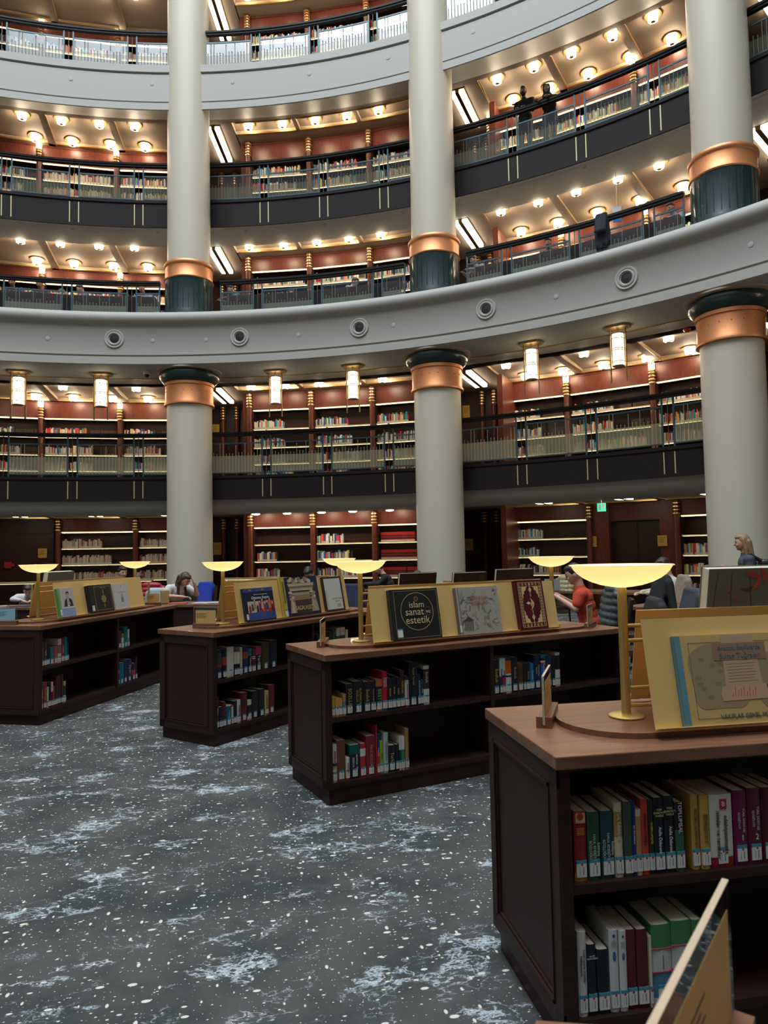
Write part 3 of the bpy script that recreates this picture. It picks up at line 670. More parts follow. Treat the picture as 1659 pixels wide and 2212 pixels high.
# lamps
def bowl_lamp():
    t = thing('bowl_lamp', 'x', 'lamp')
    b = MB(); b.lathe([(0.064, 0), (0.064, 0.004), (0.058, 0.008), (0.022, 0.011)], 28); b.build('base_plate', M['goldrod'], t, True)
    b = MB(); b.lathe([(0.0175, 0.008), (0.0175, 0.485)], 18); b.build('pole', M['goldrod'], t, True)
    pr = [(0.02, 0.478)]+[(0.182*sin(rad(a))/sin(rad(76)), 0.478+0.080*(1-cos(rad(a)))/(1-cos(rad(76)))) for a in (12, 24, 36, 48, 58, 67, 76)]
    pin = [(r-0.004 if r > 0.03 else 0.0, z+0.004) for r, z in pr][::-1]
    b = MB(); b.lathe(pr+[(0.190, 0.560), (0.188, 0.563)]+pin, 40, cap=False); b.build('glass_bowl', M['bowlglass'], t, True)
    b = MB(); b.lathe([(0.025, 0.49), (0.03, 0.50), (0.03, 0.52), (0.02, 0.53)], 12); b.build('bulb', M['bulb'], t, True)
    return t
def bowl_mat():
    m = bpy.data.materials.new('opal_bowl_glass'); m.use_nodes = True; n = m.node_tree.nodes; l = m.node_tree.links; n.clear()
    o = n.new('ShaderNodeOutputMaterial'); e = n.new('ShaderNodeEmission'); e.inputs[0].default_value = (1.0, 0.80, 0.44, 1); e.inputs[1].default_value = 0.13
    t = n.new('ShaderNodeBsdfTranslucent'); t.inputs[0].default_value = (1, 0.86, 0.55, 1); d = n.new('ShaderNodeBsdfDiffuse'); d.inputs[0].default_value = (0.75, 0.66, 0.45, 1)
    mx = n.new('ShaderNodeMixShader'); mx.inputs[0].default_value = 0.6; l.new(d.outputs[0], mx.inputs[1]); l.new(t.outputs[0], mx.inputs[2])
    a = n.new('ShaderNodeAddShader'); l.new(mx.outputs[0], a.inputs[0]); l.new(e.outputs[0], a.inputs[1]); l.new(a.outputs[0], o.inputs[0]); return m
M['bowlglass'] = bowl_mat(); M['bulb'] = emis('bulb_lit', (1, 0.85, 0.6), 6)
bl = bowl_lamp(); pl_ = bpy.data.lights.new('bowl_light', 'POINT'); pl_.energy = BOWL_W; pl_.color = (1, 0.80, 0.50); pl_.shadow_soft_size = 0.04
for j, (k, t_, l_) in enumerate((('near', 0.435, 'large glowing bowl lamp on a gold pole in front of the beige scroll book'), ('second', 0.435, 'glowing bowl lamp left of the black circle-titled book'),
        ('second', 2.20, 'glowing bowl lamp behind the dark red gilt-bordered book, by the man in red'), ('third', 0.445, 'glowing bowl lamp left of the Ottoman miniature book'),
        ('third', 2.20, 'glowing bowl lamp half hidden behind the other bowl, right of the pale atlas'), ('left', 0.42, 'glowing bowl lamp nearest the left edge of the photo'),
        ('left', 2.22, 'yellow glowing bowl lamp over the red puffer jacket'))):
    o = bl if j == 0 else dup(bl); o.location = U(k, t_, 0.36, 0.973); o['label'] = l_; o['group'] = 'gold bowl lamps on the low bookcases'
    q = bpy.data.objects.new('bowl_light', pl_); COL.objects.link(q); q.location = U(k, t_, 0.36, 0.973+0.545)
# display stands (wood board, two leaning gold sheets, rungs)
LEAN = math.atan2(0.07, 0.37)
def stand():
    t = thing('display_stand', 'x', 'display stand')
    vs = []; n = 20; r = 0.235
    for z in (0, 0.020):
        for i in range(n+1): a = PI/2+PI*i/n; vs.append((0.175+r+r*cos(a), 0.36+r*sin(a), z))
        for i in range(n+1): a = -PI/2+PI*i/n; vs.append((2.46-r+r*cos(a), 0.36+r*sin(a), z))
    k = 2*n+2; b = MB(); b.add(vs, [tuple(range(k))[::-1], tuple(range(k, 2*k))]+[(i, (i+1) % k, k+(i+1) % k, k+i) for i in range(k)]); b.build('wooden_board', M['top'], t)
    for sg, nm in ((1, 'front_sheet'), (-1, 'rear_sheet')):
        Y = lambda y: y if sg > 0 else 0.72-y
        b = MB()
        prof = [(0.092, 0.042), (0.092, 0.036), (0.118, 0.030), (0.190, 0.395), (0.194, 0.394)]
        inner = [(0.094, 0.0425), (0.1205, 0.0335)]
        x0, x1 = (0.41, 2.05) if sg > 0 else (UL-2.05, UL-0.41)
        pts = [(0.090, 0.040), (0.120, 0.028), (0.192, 0.395), (0.188, 0.396), (0.118, 0.0315), (0.091, 0.043)]
        vs = [(x, Y(y), z) for x in (x0, x1) for y, z in pts]; p = len(pts)
        b.add(vs, [tuple(range(p)), tuple(range(p, 2*p))[::-1]]+[(i, (i+1) % p, p+(i+1) % p, p+i) for i in range(p)]); b.build(nm, M['gold'], t)
    for z in (0.060, 0.125, 0.300, 0.355):
        b = MB(); b.cyl((0.435, 0.36, z), (2.20, 0.36, z), 0.0075, n=8); b.build('rung', M['goldrod'], t)
    return t
st = stand()
for j, (k, l_) in enumerate((('near', 'gold display stand holding the wide beige scroll book'), ('second', 'gold display stand holding the black circle-titled book and two more'), ('third', 'gold display stand holding the Ottoman miniature and ruin books'), ('left', 'gold display stand holding the portrait book near the left edge'))):
    o = st if j == 0 else dup(st); o.location = U(k, 0, 0, 0.951); o.rotation_euler = (0, 0, UN[k][2]); o['label'] = l_; o['group'] = 'gold display stands'
# acrylic sign holders
def holder(label, loc, rz, L=0.24, tilt=0.0, lines=True, h=0.185):
    t = thing('sign_holder', label, 'sign holder', loc, rz, 'acrylic sign holders on wooden blocks')
    b = MB(); b.box(0, L, -0.028, 0.028, 0, 0.040); b.build('wood_block', M['top'], t)
    b = MB(); b.box(0.0, L, -0.004, 0.004, 0.012, h); b.build('acrylic_plate', M['acryl'], t)
    b = MB(); b.box(-0.0015, 0.0, -0.004, 0.004, 0.012, h); b.box(0.0, L, -0.004, 0.004, h, h+0.0015); b.build('bright_edge', mat('acrylic_edge', (0.50, 0.38, 0.26), 0.3), t)
    b = MB(); b.box(0.02, L-0.02, -0.0046, -0.0041, 0.042, h*0.86); s_ = b.build('paper_card', mat('yellow_card', (0.60, 0.40, 0.13), 0.6), t)
    b = MB(); 
    for j in range(4): b.box(0.03, L*0.55-0.02*(j % 2), -0.0051, -0.0046, h*0.70-0.012*j-0.003, h*0.70-0.012*j)
    b.build('printed_lines', M['black'], s_)
    return t
holder('acrylic sign holder on a wooden block at the near corner of the nearest low bookcase', U('near', 0.105, 0.345, 0.951), UN['near'][2]+rad(62), 0.27)
holder('acrylic sign holder left of the black circle-titled book, seen edge-on', U('second', 0.12, 0.35, 0.951), UN['second'][2]+rad(60), 0.27)
holder('acrylic holder with yellow card facing us, left of the Ottoman miniature book', U('third', 0.20, 0.47, 0.951), UN['third'][2]+rad(-72), 0.24)
hb = holder('acrylic sign holder with a pale blue card at the left edge of the photo', U('left', 0.06, 0.58, 0.951), UN['left'][2]+rad(-80), 0.24)
for ch in hb.children:
    if ch.name.startswith('paper_card'): ch.data = ch.data.copy(); ch.data.materials[0] = cmat((0.30, 0.50, 0.62), 0.5, 'card')
holder('acrylic sign holder on the far end of the leftmost low bookcase', U('left', 2.45, 0.35, 0.951), UN['left'][2]+rad(-72), 0.20)
holder('acrylic sign holder on the far end beside the man in red', U('second', 2.36, 0.13, 0.951), UN['second'][2]+rad(35), 0.22)
holder('blurred acrylic sign holder close to the lens in the bottom right corner', U('own', 0.085, 0.385, 0.951), UN['own'][2]+rad(62), 0.36, h=0.205)
# ------------------------------------------------------------------ books on the low bookcases
CR = (0.60, 0.52, 0.38); WH = (0.62, 0.60, 0.55); BK = (0.012, 0.013, 0.018); NV = (0.012, 0.028, 0.085); RD = (0.42, 0.025, 0.03); MR = (0.13, 0.010, 0.018)
TN = (0.33, 0.18, 0.07); TL = (0.0, 0.16, 0.22); YL = (0.62, 0.33, 0.04); GR = (0.02, 0.10, 0.05); BR = (0.16, 0.055, 0.022); BL = (0.01, 0.14, 0.42); GY = (0.10, 0.12, 0.12)
def spine_book(w_, h, bands, d=0.17, title=None, tc=None, lab=True, tcen=0.55, base=None, vert=True, extra=None, tsz=None):
    """bands: [(fraction of height where the band ends, from the top, colour)...]"""
    if not isinstance(bands[0], (tuple, list)): bands = [(1.0, bands)]
    b = MB(); f0 = 0.0; rr = min(0.006, w_*0.2)
    for f1, c in bands:
        za, zb = h*(1-f1), h*(1-f0)
        b.box(0, 0.0022, rr, d, za, zb, c); b.box(w_-0.0022, w_, rr, d, za, zb, c)
        pts = [(0, rr+0.002), (0, rr), (w_*0.18, rr*0.3), (w_*0.5, 0), (w_*0.82, rr*0.3), (w_, rr), (w_, rr+0.002), (w_*0.82, rr*0.3+0.0025), (w_*0.5, 0.0025), (w_*0.18, rr*0.3+0.0025)]
        p = len(pts); vs = [(x, y, z) for z in (za, zb) for x, y in pts]
        b.add(vs, [(0, 1, 2, 9), (2, 3, 8, 9), (3, 4, 7, 8), (4, 5, 6, 7)][:0]+[(i, (i+1) % p, p+(i+1) % p, p+i) for i in range(p)]+[(10, 11, 12, 19), (12, 13, 18, 19), (13, 14, 17, 18), (14, 15, 16, 17)], c)
        f0 = f1
    o = b.build('book', M['bk'])
    b = MB(); b.box(0.0023, w_-0.0023, rr+0.001, d-0.004, 0.003, h-0.0035); b.build('pages', M['paper'], o)
    if lab:
        lw = min(w_*0.86, 0.034) if w_ > 0.02 else w_; x0 = (w_-lw)/2; z0 = 0.013; lh = 0.052
        b = MB(); b.box(x0, x0+lw, -0.0012, 0.004, z0, z0+lh*0.80, (0.70, 0.69, 0.66)); b.box(x0, x0+lw, -0.0012, 0.004, z0+lh*0.80, z0+lh, (0.05, 0.27, 0.36))
        vs = [(x0+lw*0.55+0.0042*cos(PI/4*i), -0.0018, z0+lh*0.76+0.0042*sin(PI/4*i)) for i in range(8)]; b.add(vs, [tuple(range(8))], (0.5, 0.02, 0.04))
        for q in (0.30, 0.62): b.add([(x0+lw*q, -0.0016, z0+lh*0.15), (x0+lw*(q+(0.04 if q < 0.5 else 0.10)), -0.0016, z0+lh*0.15), (x0+lw*(q+(0.04 if q < 0.5 else 0.10)), -0.0016, z0+lh*0.62), (x0+lw*q, -0.0016, z0+lh*0.62)], [(0, 1, 2, 3)], (0.2, 0.2, 0.2))
        b.build('spine_label', M['lab'], o)
    if title:
        tc = tc or (0.65, 0.6, 0.45)
        for q, ln_ in enumerate(title.split('|')):
            nl = len(title.split('|')); sz = tsz or min(w_*0.62/nl, 0.60*h/(0.62*max(3, len(ln_))))
            if vert: text(ln_, sz, cmat(tc, 0.5, 'ink'), o, (w_*(0.5+0.34*((nl-1)/2-q)), -0.0016, h*tcen), (PI/2, PI/2, 0), 'spine_title')
            else: text(ln_, sz, cmat(tc, 0.5, 'ink'), o, (w_*0.5, -0.0016, h*tcen-(q-(nl-1)/2)*sz*1.15), (PI/2, 0, 0), 'spine_title')
    if extra: extra(o, w_, h)
    return o
NB = [0]
def shelf_row(k, zs, rows, where, s0=0.042, extras={}):
    for j, r_ in enumerate(rows):
        (t0, t1, h), bands, title, tc = (r_[0], r_[1], r_[2] if len(r_) > 2 else None, r_[3] if len(r_) > 3 else None)
        kw = r_[4] if len(r_) > 4 else {}
        w_ = t1-t0-0.0012; nm = kw.pop('nm', None); s_ = s0+kw.pop('ds', random.uniform(0, 0.006))
        h = min(h, 0.372)
        o = spine_book(w_, h, bands, title=title, tc=tc, **kw)
        o.location = U(k, t0, s_, zs+0.0005); o.rotation_euler = (0, 0, UN[k][2]); NB[0] += 1
        base = bands if not isinstance(bands[0], (tuple, list)) else bands[0][1]
        tag(o, '%s, %s from left, %s' % (nm or cname(base)+' book', nth(j+1), where), 'book', 'books on the low bookcases')
G = (0.50, 0.36, 0.12)
shelf_row('second', 0.545, [((0.064, 0.089, 0.132), [(0.5, YL), (0.9, WH), (1, YL)], None, None, dict(nm='small yellow dictionary', lab=True)), ((0.09, 0.116, 0.12), [(0.5, YL), (0.85, WH), (1, YL)]), ((0.116, 0.143, 0.114), [(0.5, YL), (0.85, WH), (1, YL)]),
    ((0.144, 0.165, 0.139), [(0.3, (0.5, 0.28, 0.07)), (0.75, (0.16, 0.14, 0.30)), (1, (0.5, 0.28, 0.07))]), ((0.166, 0.221, 0.2), BK, 'SOZLUK', G), ((0.222, 0.292, 0.21), BK, 'ALMANCA|SOZLUK', G), ((0.294, 0.346, 0.202), BK, 'Sozluk', G),
    ((0.347, 0.385, 0.199), BK, 'Turkce Sozluk', G), ((0.385, 0.433, 0.207), [(0.22, (0.55, 0.14, 0.04)), (0.86, BK), (1, (0.55, 0.14, 0.04))], 'BEST', (0.25, 0.45, 0.05), dict(nm='black and orange BEST book', tsz=0.036, tcen=0.52)),
    ((0.433, 0.473, 0.255), [(0.9, (0.55, 0.01, 0.03)), (1, BL)], 'ENGLISH|TURKISH', (0.75, 0.7, 0.7), dict(nm='bright red English Turkish dictionary', tcen=0.72, tsz=0.016)), ((0.474, 0.508, 0.208), BK, 'Sozluk', G), ((0.508, 0.539, 0.224), BK, 'Sozluk', G), ((0.542, 0.571, 0.209), BK, 'Sozluk', G),
    ((0.572, 0.606, 0.252), (0.05, 0.025, 0.017), 'Redhouse', G), ((0.608, 0.638, 0.207), [(0.12, NV), (0.22, (0.4, 0.5, 0.2)), (0.92, WH), (1, RD)], '\u0130NG\u0130L\u0130ZCE', (0.35, 0.05, 0.02), dict(nm='white Ingilizce book')), ((0.64, 0.707, 0.298), BK, 'English Turkish', G, dict(tcen=0.68, nm='tallest book')),
    ((0.709, 0.734, 0.21), NV, 'BUSINESS ENGLISH', (0.6, 0.6, 0.6)), ((0.735, 0.755, 0.173), (0.015, 0.05, 0.14), 'TURK', (0.6, 0.6, 0.6)), ((0.756, 0.803, 0.264), [(0.09, WH), (0.6, (0.045, 0.022, 0.016)), (1, WH)], 'Sozluk', (0.6, 0.6, 0.55), dict(tcen=0.7))], 'upper shelf under the circle-titled book')
shelf_row('second', 0.135, [((0.064, 0.097, 0.238), [(0.5, WH), (0.58, NV), (0.66, (0.5, 0.3, 0.2)), (1, WH)], 'BODRUM', RD, dict(tcen=0.66)), ((0.098, 0.158, 0.257), BR, None, None, dict(nm='plain brown book')), ((0.158, 0.185, 0.142), [(0.9, WH), (1, RD)], 'WISDOM', RD),
    ((0.186, 0.262, 0.215), [(0.28, (0.0, 0.085, 0.08)), (1, BK)], 'ARAP\u00c7A - T\u00dc|S\u00d6ZL\u00dcK', (0.75, 0.75, 0.75), dict(nm='thick teal-black Arapca dictionary', tcen=0.48, tsz=0.017)), ((0.263, 0.303, 0.216), [(0.15, RD), (0.38, WH), (1, RD)]), ((0.305, 0.376, 0.258), (0.20, 0.012, 0.018), 'YEN\u0130 S\u00d6ZL\u00dcK', (0.5, 0.25, 0.2), dict(nm='thick dark red Yeni Sozluk book', tcen=0.5, tsz=0.022)),
    ((0.377, 0.386, 0.323), RD, None, None, dict(nm='tall thin red album', lab=False)), ((0.387, 0.406, 0.262), [(0.4, NV), (1, RD)], 'Rusca Sozluk', WH), ((0.407, 0.434, 0.211), (0.22, 0.40, 0.03), 'Sozluk', (0.1, 0.2, 0.02)), ((0.435, 0.47, 0.261), (0.36, 0.47, 0.44), 'LINGUISTICS', (0.15, 0.2, 0.2)), ((0.472, 0.526, 0.174), BK, 'Turk', G), ((0.527, 0.552, 0.173), BK),
    ((0.554, 0.569, 0.223), [(0.4, WH), (0.75, NV), (0.85, (0.6, 0.3, 0.05)), (1, WH)]), ((0.57, 0.598, 0.222), [(0.4, WH), (0.72, (0.02, 0.22, 0.08)), (0.85, RD), (1, WH)]), ((0.6, 0.628, 0.269), TN)], 'lower shelf under the circle-titled book')
shelf_row('second', 0.545, [((1.342, 1.405, 0.251), BK, 'Sozluk', G), ((1.405, 1.433, 0.258), [(0.5, WH), (0.55, RD), (1, NV)], 'FRANSIZCA', NV), ((1.434, 1.463, 0.257), [(0.48, WH), (0.52, NV), (1, (0.45, 0.02, 0.06))], 'Larousse', NV), ((1.464, 1.515, 0.258), [(0.08, NV), (0.45, (0.65, 0.10, 0.01)), (0.5, WH), (0.55, NV), (1, WH)], None, None, dict(nm='orange and white book')),
    ((1.517, 1.572, 0.257), BK, 'Sozluk', (0.4, 0.3, 0.2)), ((1.573, 1.626, 0.209), [(0.1, BR), (0.2, (0.09, 0.04, 0.02)), (0.5, (0.06, 0.03, 0.02)), (1, (0.09, 0.04, 0.02))]), ((1.626, 1.649, 0.205), BK), ((1.65, 1.689, 0.202), BK, 'Sozluk', (0.4, 0.25, 0.2)), ((1.69, 1.728, 0.199), (0.0, 0.16, 0.48), 'Turkish', WH), ((1.729, 1.792, 0.254), (0.012, 0.02, 0.05), 'Osmanlica|Sozluk', (0.5, 0.5, 0.5)),
    ((1.795, 1.839, 0.254), [(0.1, BL), (0.18, BK), (0.24, WH), (0.3, RD), (1, BL)], 'Frans\u0131zca', WH), ((1.841, 1.903, 0.243), NV), ((1.904, 1.936, 0.235), BK), ((1.937, 1.986, 0.255), [(0.08, WH), (0.5, BK), (1, WH)])], 'upper shelf under the gilt red book')
shelf_row('third', 0.545, [((0.078, 0.141, 0.249), [(0.12, NV), (0.48, (0.05, 0.05, 0.06)), (0.6, (0.3, 0.03, 0.03)), (1, NV)]), ((0.142, 0.194, 0.25), [(0.28, BK), (0.55, (0.35, 0.04, 0.03)), (1, BK)]), ((0.194, 0.279, 0.257), WH, None, None, dict(nm='thick white book')), ((0.28, 0.318, 0.207), [(0.5, CR), (1, BK)]), ((0.318, 0.352, 0.203), [(0.5, WH), (1, BK)]), ((0.354, 0.381, 0.242), CR),
    ((0.382, 0.449, 0.25), [(0.22, NV), (0.46, (0.35, 0.05, 0.04)), (1, NV)]), ((0.453, 0.497, 0.216), [(0.3, TL), (1, BK)], 'Toplumsal', WH, dict(tcen=0.45)), ((0.498, 0.542, 0.203), [(0.3, MR), (0.34, WH), (0.38, MR), (0.42, WH), (1, MR)]), ((0.544, 0.622, 0.22), [(0.33, (0.42, 0.02, 0.14)), (1, BK)], 'Tarih', WH, dict(tcen=0.45)), ((0.626, 0.725, 0.248), (0.05, 0.035, 0.018), None, None, dict(nm='thick olive brown book')),
    ((0.73, 0.826, 0.257), (0.008, 0.013, 0.025), None, None, dict(nm='thick blue-black book'))], 'upper shelf under the Ottoman miniature')
shelf_row('third', 0.135, [((0.07, 0.105, 0.263), (0.05, 0.02, 0.02), 'History', WH), ((0.105, 0.144, 0.179), BK), ((0.146, 0.183, 0.213), MR), ((0.186, 0.244, 0.175), [(0.05, WH), (1, (0.0, 0.13, 0.21))], '1 Savage', (0.4, 0.6, 0.6), dict(nm='teal Savage book', tcen=0.55)), ((0.245, 0.269, 0.171), [(0.1, RD), (0.7, CR), (1, RD)]), ((0.27, 0.311, 0.198), BK), ((0.313, 0.356, 0.198), WH, 'WORLD', BK, dict(nm='white book with black capitals')),
    ((0.36, 0.437, 0.251), [(0.24, MR), (0.48, (0.04, 0.015, 0.015)), (0.5, MR), (1, MR)], None, None, dict(nm='thick black-banded dark red book')), ((0.438, 0.488, 0.173), [(0.25, CR), (0.8, BK), (1, CR)]), ((0.49, 0.574, 0.243), BK), ((0.578, 0.653, 0.246), BK), ((0.656, 0.71, 0.218), (0.50, 0.40, 0.10), 'LARSON', (0.1, 0.08, 0.02)), ((0.712, 0.786, 0.26), (0.12, 0.012, 0.015), None, None, dict(nm='tall dark red book'))], 'lower shelf under the Ottoman miniature')
shelf_row('third', 0.545, [((1.42, 1.46, 0.235), NV), ((1.465, 1.52, 0.24), (0.02, 0.10, 0.16)), ((1.525, 1.59, 0.25), BK), ((1.60, 1.66, 0.25), (0.03, 0.03, 0.03)), ((1.67, 1.72, 0.26), GR), ((1.73, 1.79, 0.27), [(0.3, CR), (1, (0.05, 0.08, 0.10))]), ((1.80, 1.88, 0.27), [(0.3, CR), (1, (0.05, 0.05, 0.06))]), ((1.885, 1.93, 0.24), CR)], 'dim upper shelf under the pale atlas')
shelf_row('left', 0.545, [((0.07, 0.108, 0.246), BR), ((0.11, 0.153, 0.235), (0.05, 0.05, 0.045), 'Tarih', WH), ((0.154, 0.2, 0.195), BK), ((0.201, 0.255, 0.172), (0.02, 0.13, 0.20)), ((0.259, 0.315, 0.174), (0.42, 0.08, 0.08)), ((0.318, 0.373, 0.24), [(0.25, CR), (0.6, (0.2, 0.15, 0.1)), (1, CR)]), ((0.377, 0.418, 0.243), (0.28, 0.01, 0.04), 'Turkiye', WH), ((0.419, 0.456, 0.248), (0.01, 0.16, 0.24)), ((0.457, 0.486, 0.189), (0.01, 0.05, 0.06))], 'upper shelf under the portrait book')
shelf_row('left', 0.135, [((0.068, 0.103, 0.265), [(0.28, (0.02, 0.2, 0.45)), (0.6, WH), (1, (0.02, 0.2, 0.45))]), ((0.106, 0.168, 0.257), (0.27, 0.025, 0.025), 'KUTLU', G), ((0.168, 0.187, 0.202), WH), ((0.187, 0.223, 0.244), BK), ((0.223, 0.251, 0.241), [(0.4, CR), (1, MR)]), ((0.251, 0.272, 0.197), RD), ((0.272, 0.293, 0.197), BK), ((0.293, 0.331, 0.284), (0.075, 0.012, 0.014)), ((0.331, 0.369, 0.287), (0.075, 0.012, 0.014)), ((0.369, 0.403, 0.291), (0.075, 0.012, 0.014)), ((0.405, 0.445, 0.212), [(0.2, (0.45, 0.33, 0.15)), (0.65, (0.03, 0.04, 0.03)), (1, CR)])], 'lower shelf under the portrait book')
shelf_row('left', 0.545, [((1.357, 1.432, 0.203), (0.05, 0.025, 0.03)), ((1.434, 1.478, 0.165), [(0.3, (0.5, 0.15, 0.05)), (1, WH)]), ((1.481, 1.561, 0.236), (0.0, 0.15, 0.13)), ((1.563, 1.597, 0.201), [(0.5, WH), (1, (0.2, 0.35, 0.33))])], 'upper shelf under the arch-drawing book')
shelf_row('left', 0.135, [((1.345, 1.39, 0.257), [(0.35, BK), (0.5, CR), (1, BK)]), ((1.393, 1.479, 0.246), (0.0, 0.13, 0.24)), ((1.482, 1.548, 0.257), (0.012, 0.02, 0.06)), ((1.551, 1.646, 0.261), (0.015, 0.015, 0.09), 'Tarihi', WH), ((1.649, 1.726, 0.201), [(0.4, BK), (0.7, RD), (1, BK)]), ((1.729, 1.766, 0.261), (0.06, 0.01, 0.05))], 'lower shelf under the arch-drawing book')
BLK = (0.008, 0.011, 0.018); MG = (0.14, 0.004, 0.050)
def bstamp(o, w_, h):
    b = MB(); b.box(w_*0.42, w_*0.72, -0.002, -0.0008, h*0.80, h*0.94, (0.42, 0.01, 0.05)); q = b.build('red_emblem', M['lab'], o)
    text('B', 0.022, M['white'], q, (w_*0.57, -0.0026, h*0.87), (PI/2, 0, 0), 'emblem_letter')
def goldtop(o, w_, h):
    b = MB()
    for j in range(5): b.box(w_*0.2, w_*0.8, -0.0012, -0.0002, h*(0.66+0.022*j), h*(0.668+0.022*j), (0.6, 0.25, 0.08))
    b.box(w_*0.1, w_*0.9, -0.0011, 0.0, h*0.83, h*0.97, (0.55, 0.38, 0.18)); b.ball((w_*0.5, -0.001, h*0.92), (w_*0.28, 0.001, w_*0.3), 10, (0.5, 0.03, 0.01)); b.build('gilt_ornament', M['lab'], o)
shelf_row('near', 0.545, [((0.075, 0.117, 0.218), [(0.18, (0.35, 0.06, 0.02)), (0.88, (0.26, 0.012, 0.01)), (1, (0.50, 0.22, 0.03))], None, None, dict(nm='glossy red book with gilt top', extra=goldtop)), ((0.12, 0.162, 0.212), (0.018, 0.065, 0.035), 'Edebiyat|HALK EDEB\u0130YATI|S\u00d6ZL\u00dc\u011e\u00dc', (0.45, 0.5, 0.35), dict(nm='green Halk Edebiyati dictionary', tcen=0.45, tsz=0.0125)), ((0.166, 0.211, 0.211), (0.010, 0.050, 0.055), 'Edebiyat|HALK EDEB\u0130YATI|S\u00d6ZL\u00dc\u011e\u00dc', (0.45, 0.5, 0.42), dict(nm='teal Halk Edebiyati dictionary', tcen=0.45, tsz=0.0125)),
    ((0.212, 0.242, 0.234), [(0.12, CR), (0.46, (0.42, 0.22, 0.05)), (1, CR)], 'Turk Edebiyati', WH, dict(tcen=0.7)), ((0.243, 0.273, 0.236), (0.045, 0.065, 0.045), None, None, dict(nm='patterned grey-green book')), ((0.2735, 0.287, 0.235), (0.006, 0.025, 0.15), 'Eski T\u00fcrk Edebiyat\u0131', WH), ((0.287, 0.307, 0.207), [(0.1, CR), (0.9, (0.45, 0.22, 0.10)), (1, CR)]), ((0.307, 0.332, 0.238), (0.55, 0.045, 0.02), 'Edebiyat S\u00f6zl\u00fc\u011f\u00fc', (0.1, 0.02, 0.02), dict(nm='vermilion Edebiyat Sozlugu book', tcen=0.60)),
    ((0.332, 0.349, 0.235), (0.02, 0.015, 0.01), 'ANS\u0130KLOPED\u0130K', (0.6, 0.45, 0.05), dict(nm='narrow dark yellow-lettered book')), ((0.350, 0.386, 0.240), BLK, 'T\u00dcRK|EDEB\u0130YATI|TAR\u0130H\u0130', (0.6, 0.5, 0.25), dict(nm='first black Turk Edebiyati volume', vert=False, tcen=0.80, tsz=0.0085)), ((0.387, 0.423, 0.243), BLK, 'T\u00dcRK|EDEB\u0130YATI|TAR\u0130H\u0130', (0.6, 0.5, 0.25), dict(nm='second black Turk Edebiyati volume', vert=False, tcen=0.80, tsz=0.0085)),
    ((0.424, 0.455, 0.221), [(0.4, BLK), (1, (0.03, 0.12, 0.05))], 'TOPLUMSAL', WH, dict(tcen=0.78, nm='black and green book')), ((0.483, 0.511, 0.24), (0.52, 0.30, 0.055), 'BE\u015eER\u0130 EDEB\u0130YAT', (0.2, 0.1, 0.02), dict(nm='first yellow book')), ((0.513, 0.547, 0.236), (0.52, 0.30, 0.055), 'EDEB\u0130YAT', (0.2, 0.1, 0.02), dict(nm='second yellow book')),
    ((0.548, 0.631, 0.234), [(0.86, (0.62, 0.57, 0.50)), (1, (0.25, 0.01, 0.02))], 'edebiyat\u0131m\u0131zda|isimler ve terimler', (0.06, 0.05, 0.05), dict(nm='thick white book with red B', extra=bstamp, tcen=0.45, tsz=0.021)), ((0.635, 0.686, 0.242), MG, 'T\u00dcRK D\u00dcNYASI|EDEB\u0130YATI', (0.55, 0.4, 0.4), dict(nm='magenta volume 1', tsz=0.011, tcen=0.6)), ((0.688, 0.738, 0.246), (0.11, 0.006, 0.030), 'T\u00dcRK D\u00dcNYASI|EDEB\u0130YATI', (0.55, 0.4, 0.4), dict(nm='magenta volume 2', tsz=0.011, tcen=0.6)),
    ((0.74, 0.791, 0.244), (0.07, 0.006, 0.015)), ((0.793, 0.841, 0.24), (0.07, 0.006, 0.02))], 'upper shelf of the nearest bookcase')
for o in list(COL.objects):
    if o.get('label', '').startswith('magenta volume'):
        v_ = o['label'][15]; text(v_, 0.026, cmat((0.7, 0.6, 0.6)), o, (0.028, -0.0018, 0.088), (PI/2, 0, 0), 'volume_number')
    if 'black Turk Edebiyati' in o.get('label', ''): text('At\u0131lla \u00d6zk\u0131r\u0131ml\u0131', 0.014, M['white'], o, (0.018, -0.0018, 0.105), (PI/2, PI/2, 0), 'author_name')
def redlines(o, w_, h):
    b = MB()
    for f_ in (0.70, 0.415): b.box(0, w_, -0.0009, 0.004, h*f_-0.0014, h*f_+0.0014, (0.42, 0.02, 0.05))
    b.box(w_*0.52, w_*0.56, -0.001, 0, h*0.45, h*0.62, (0.15, 0.15, 0.15)); b.build('red_lines', M['lab'], o)
def blueseal(o, w_, h):
    b = MB(); b.ball((w_*0.5, -0.0005, h*0.93), (w_*0.16, 0.0012, w_*0.16), 10, (0.02, 0.06, 0.25)); b.ball((w_*0.5, -0.0005, h*0.68), (w_*0.2, 0.0012, w_*0.5), 10, (0.05, 0.11, 0.25))
    for j in range(5): b.box(w_*0.2, w_*0.8, -0.0011, -0.0002, h*(0.80+0.018*j), h*(0.804+0.018*j), (0.35, 0.35, 0.35))
    b.build('blue_seal', M['lab'], o)
SET = [(0.29, (0.055, 0.20, 0.06)), (0.58, (0.50, 0.50, 0.48)), (0.9, (0.06, 0.19, 0.29)), (1, (0.5, 0.5, 0.48))]
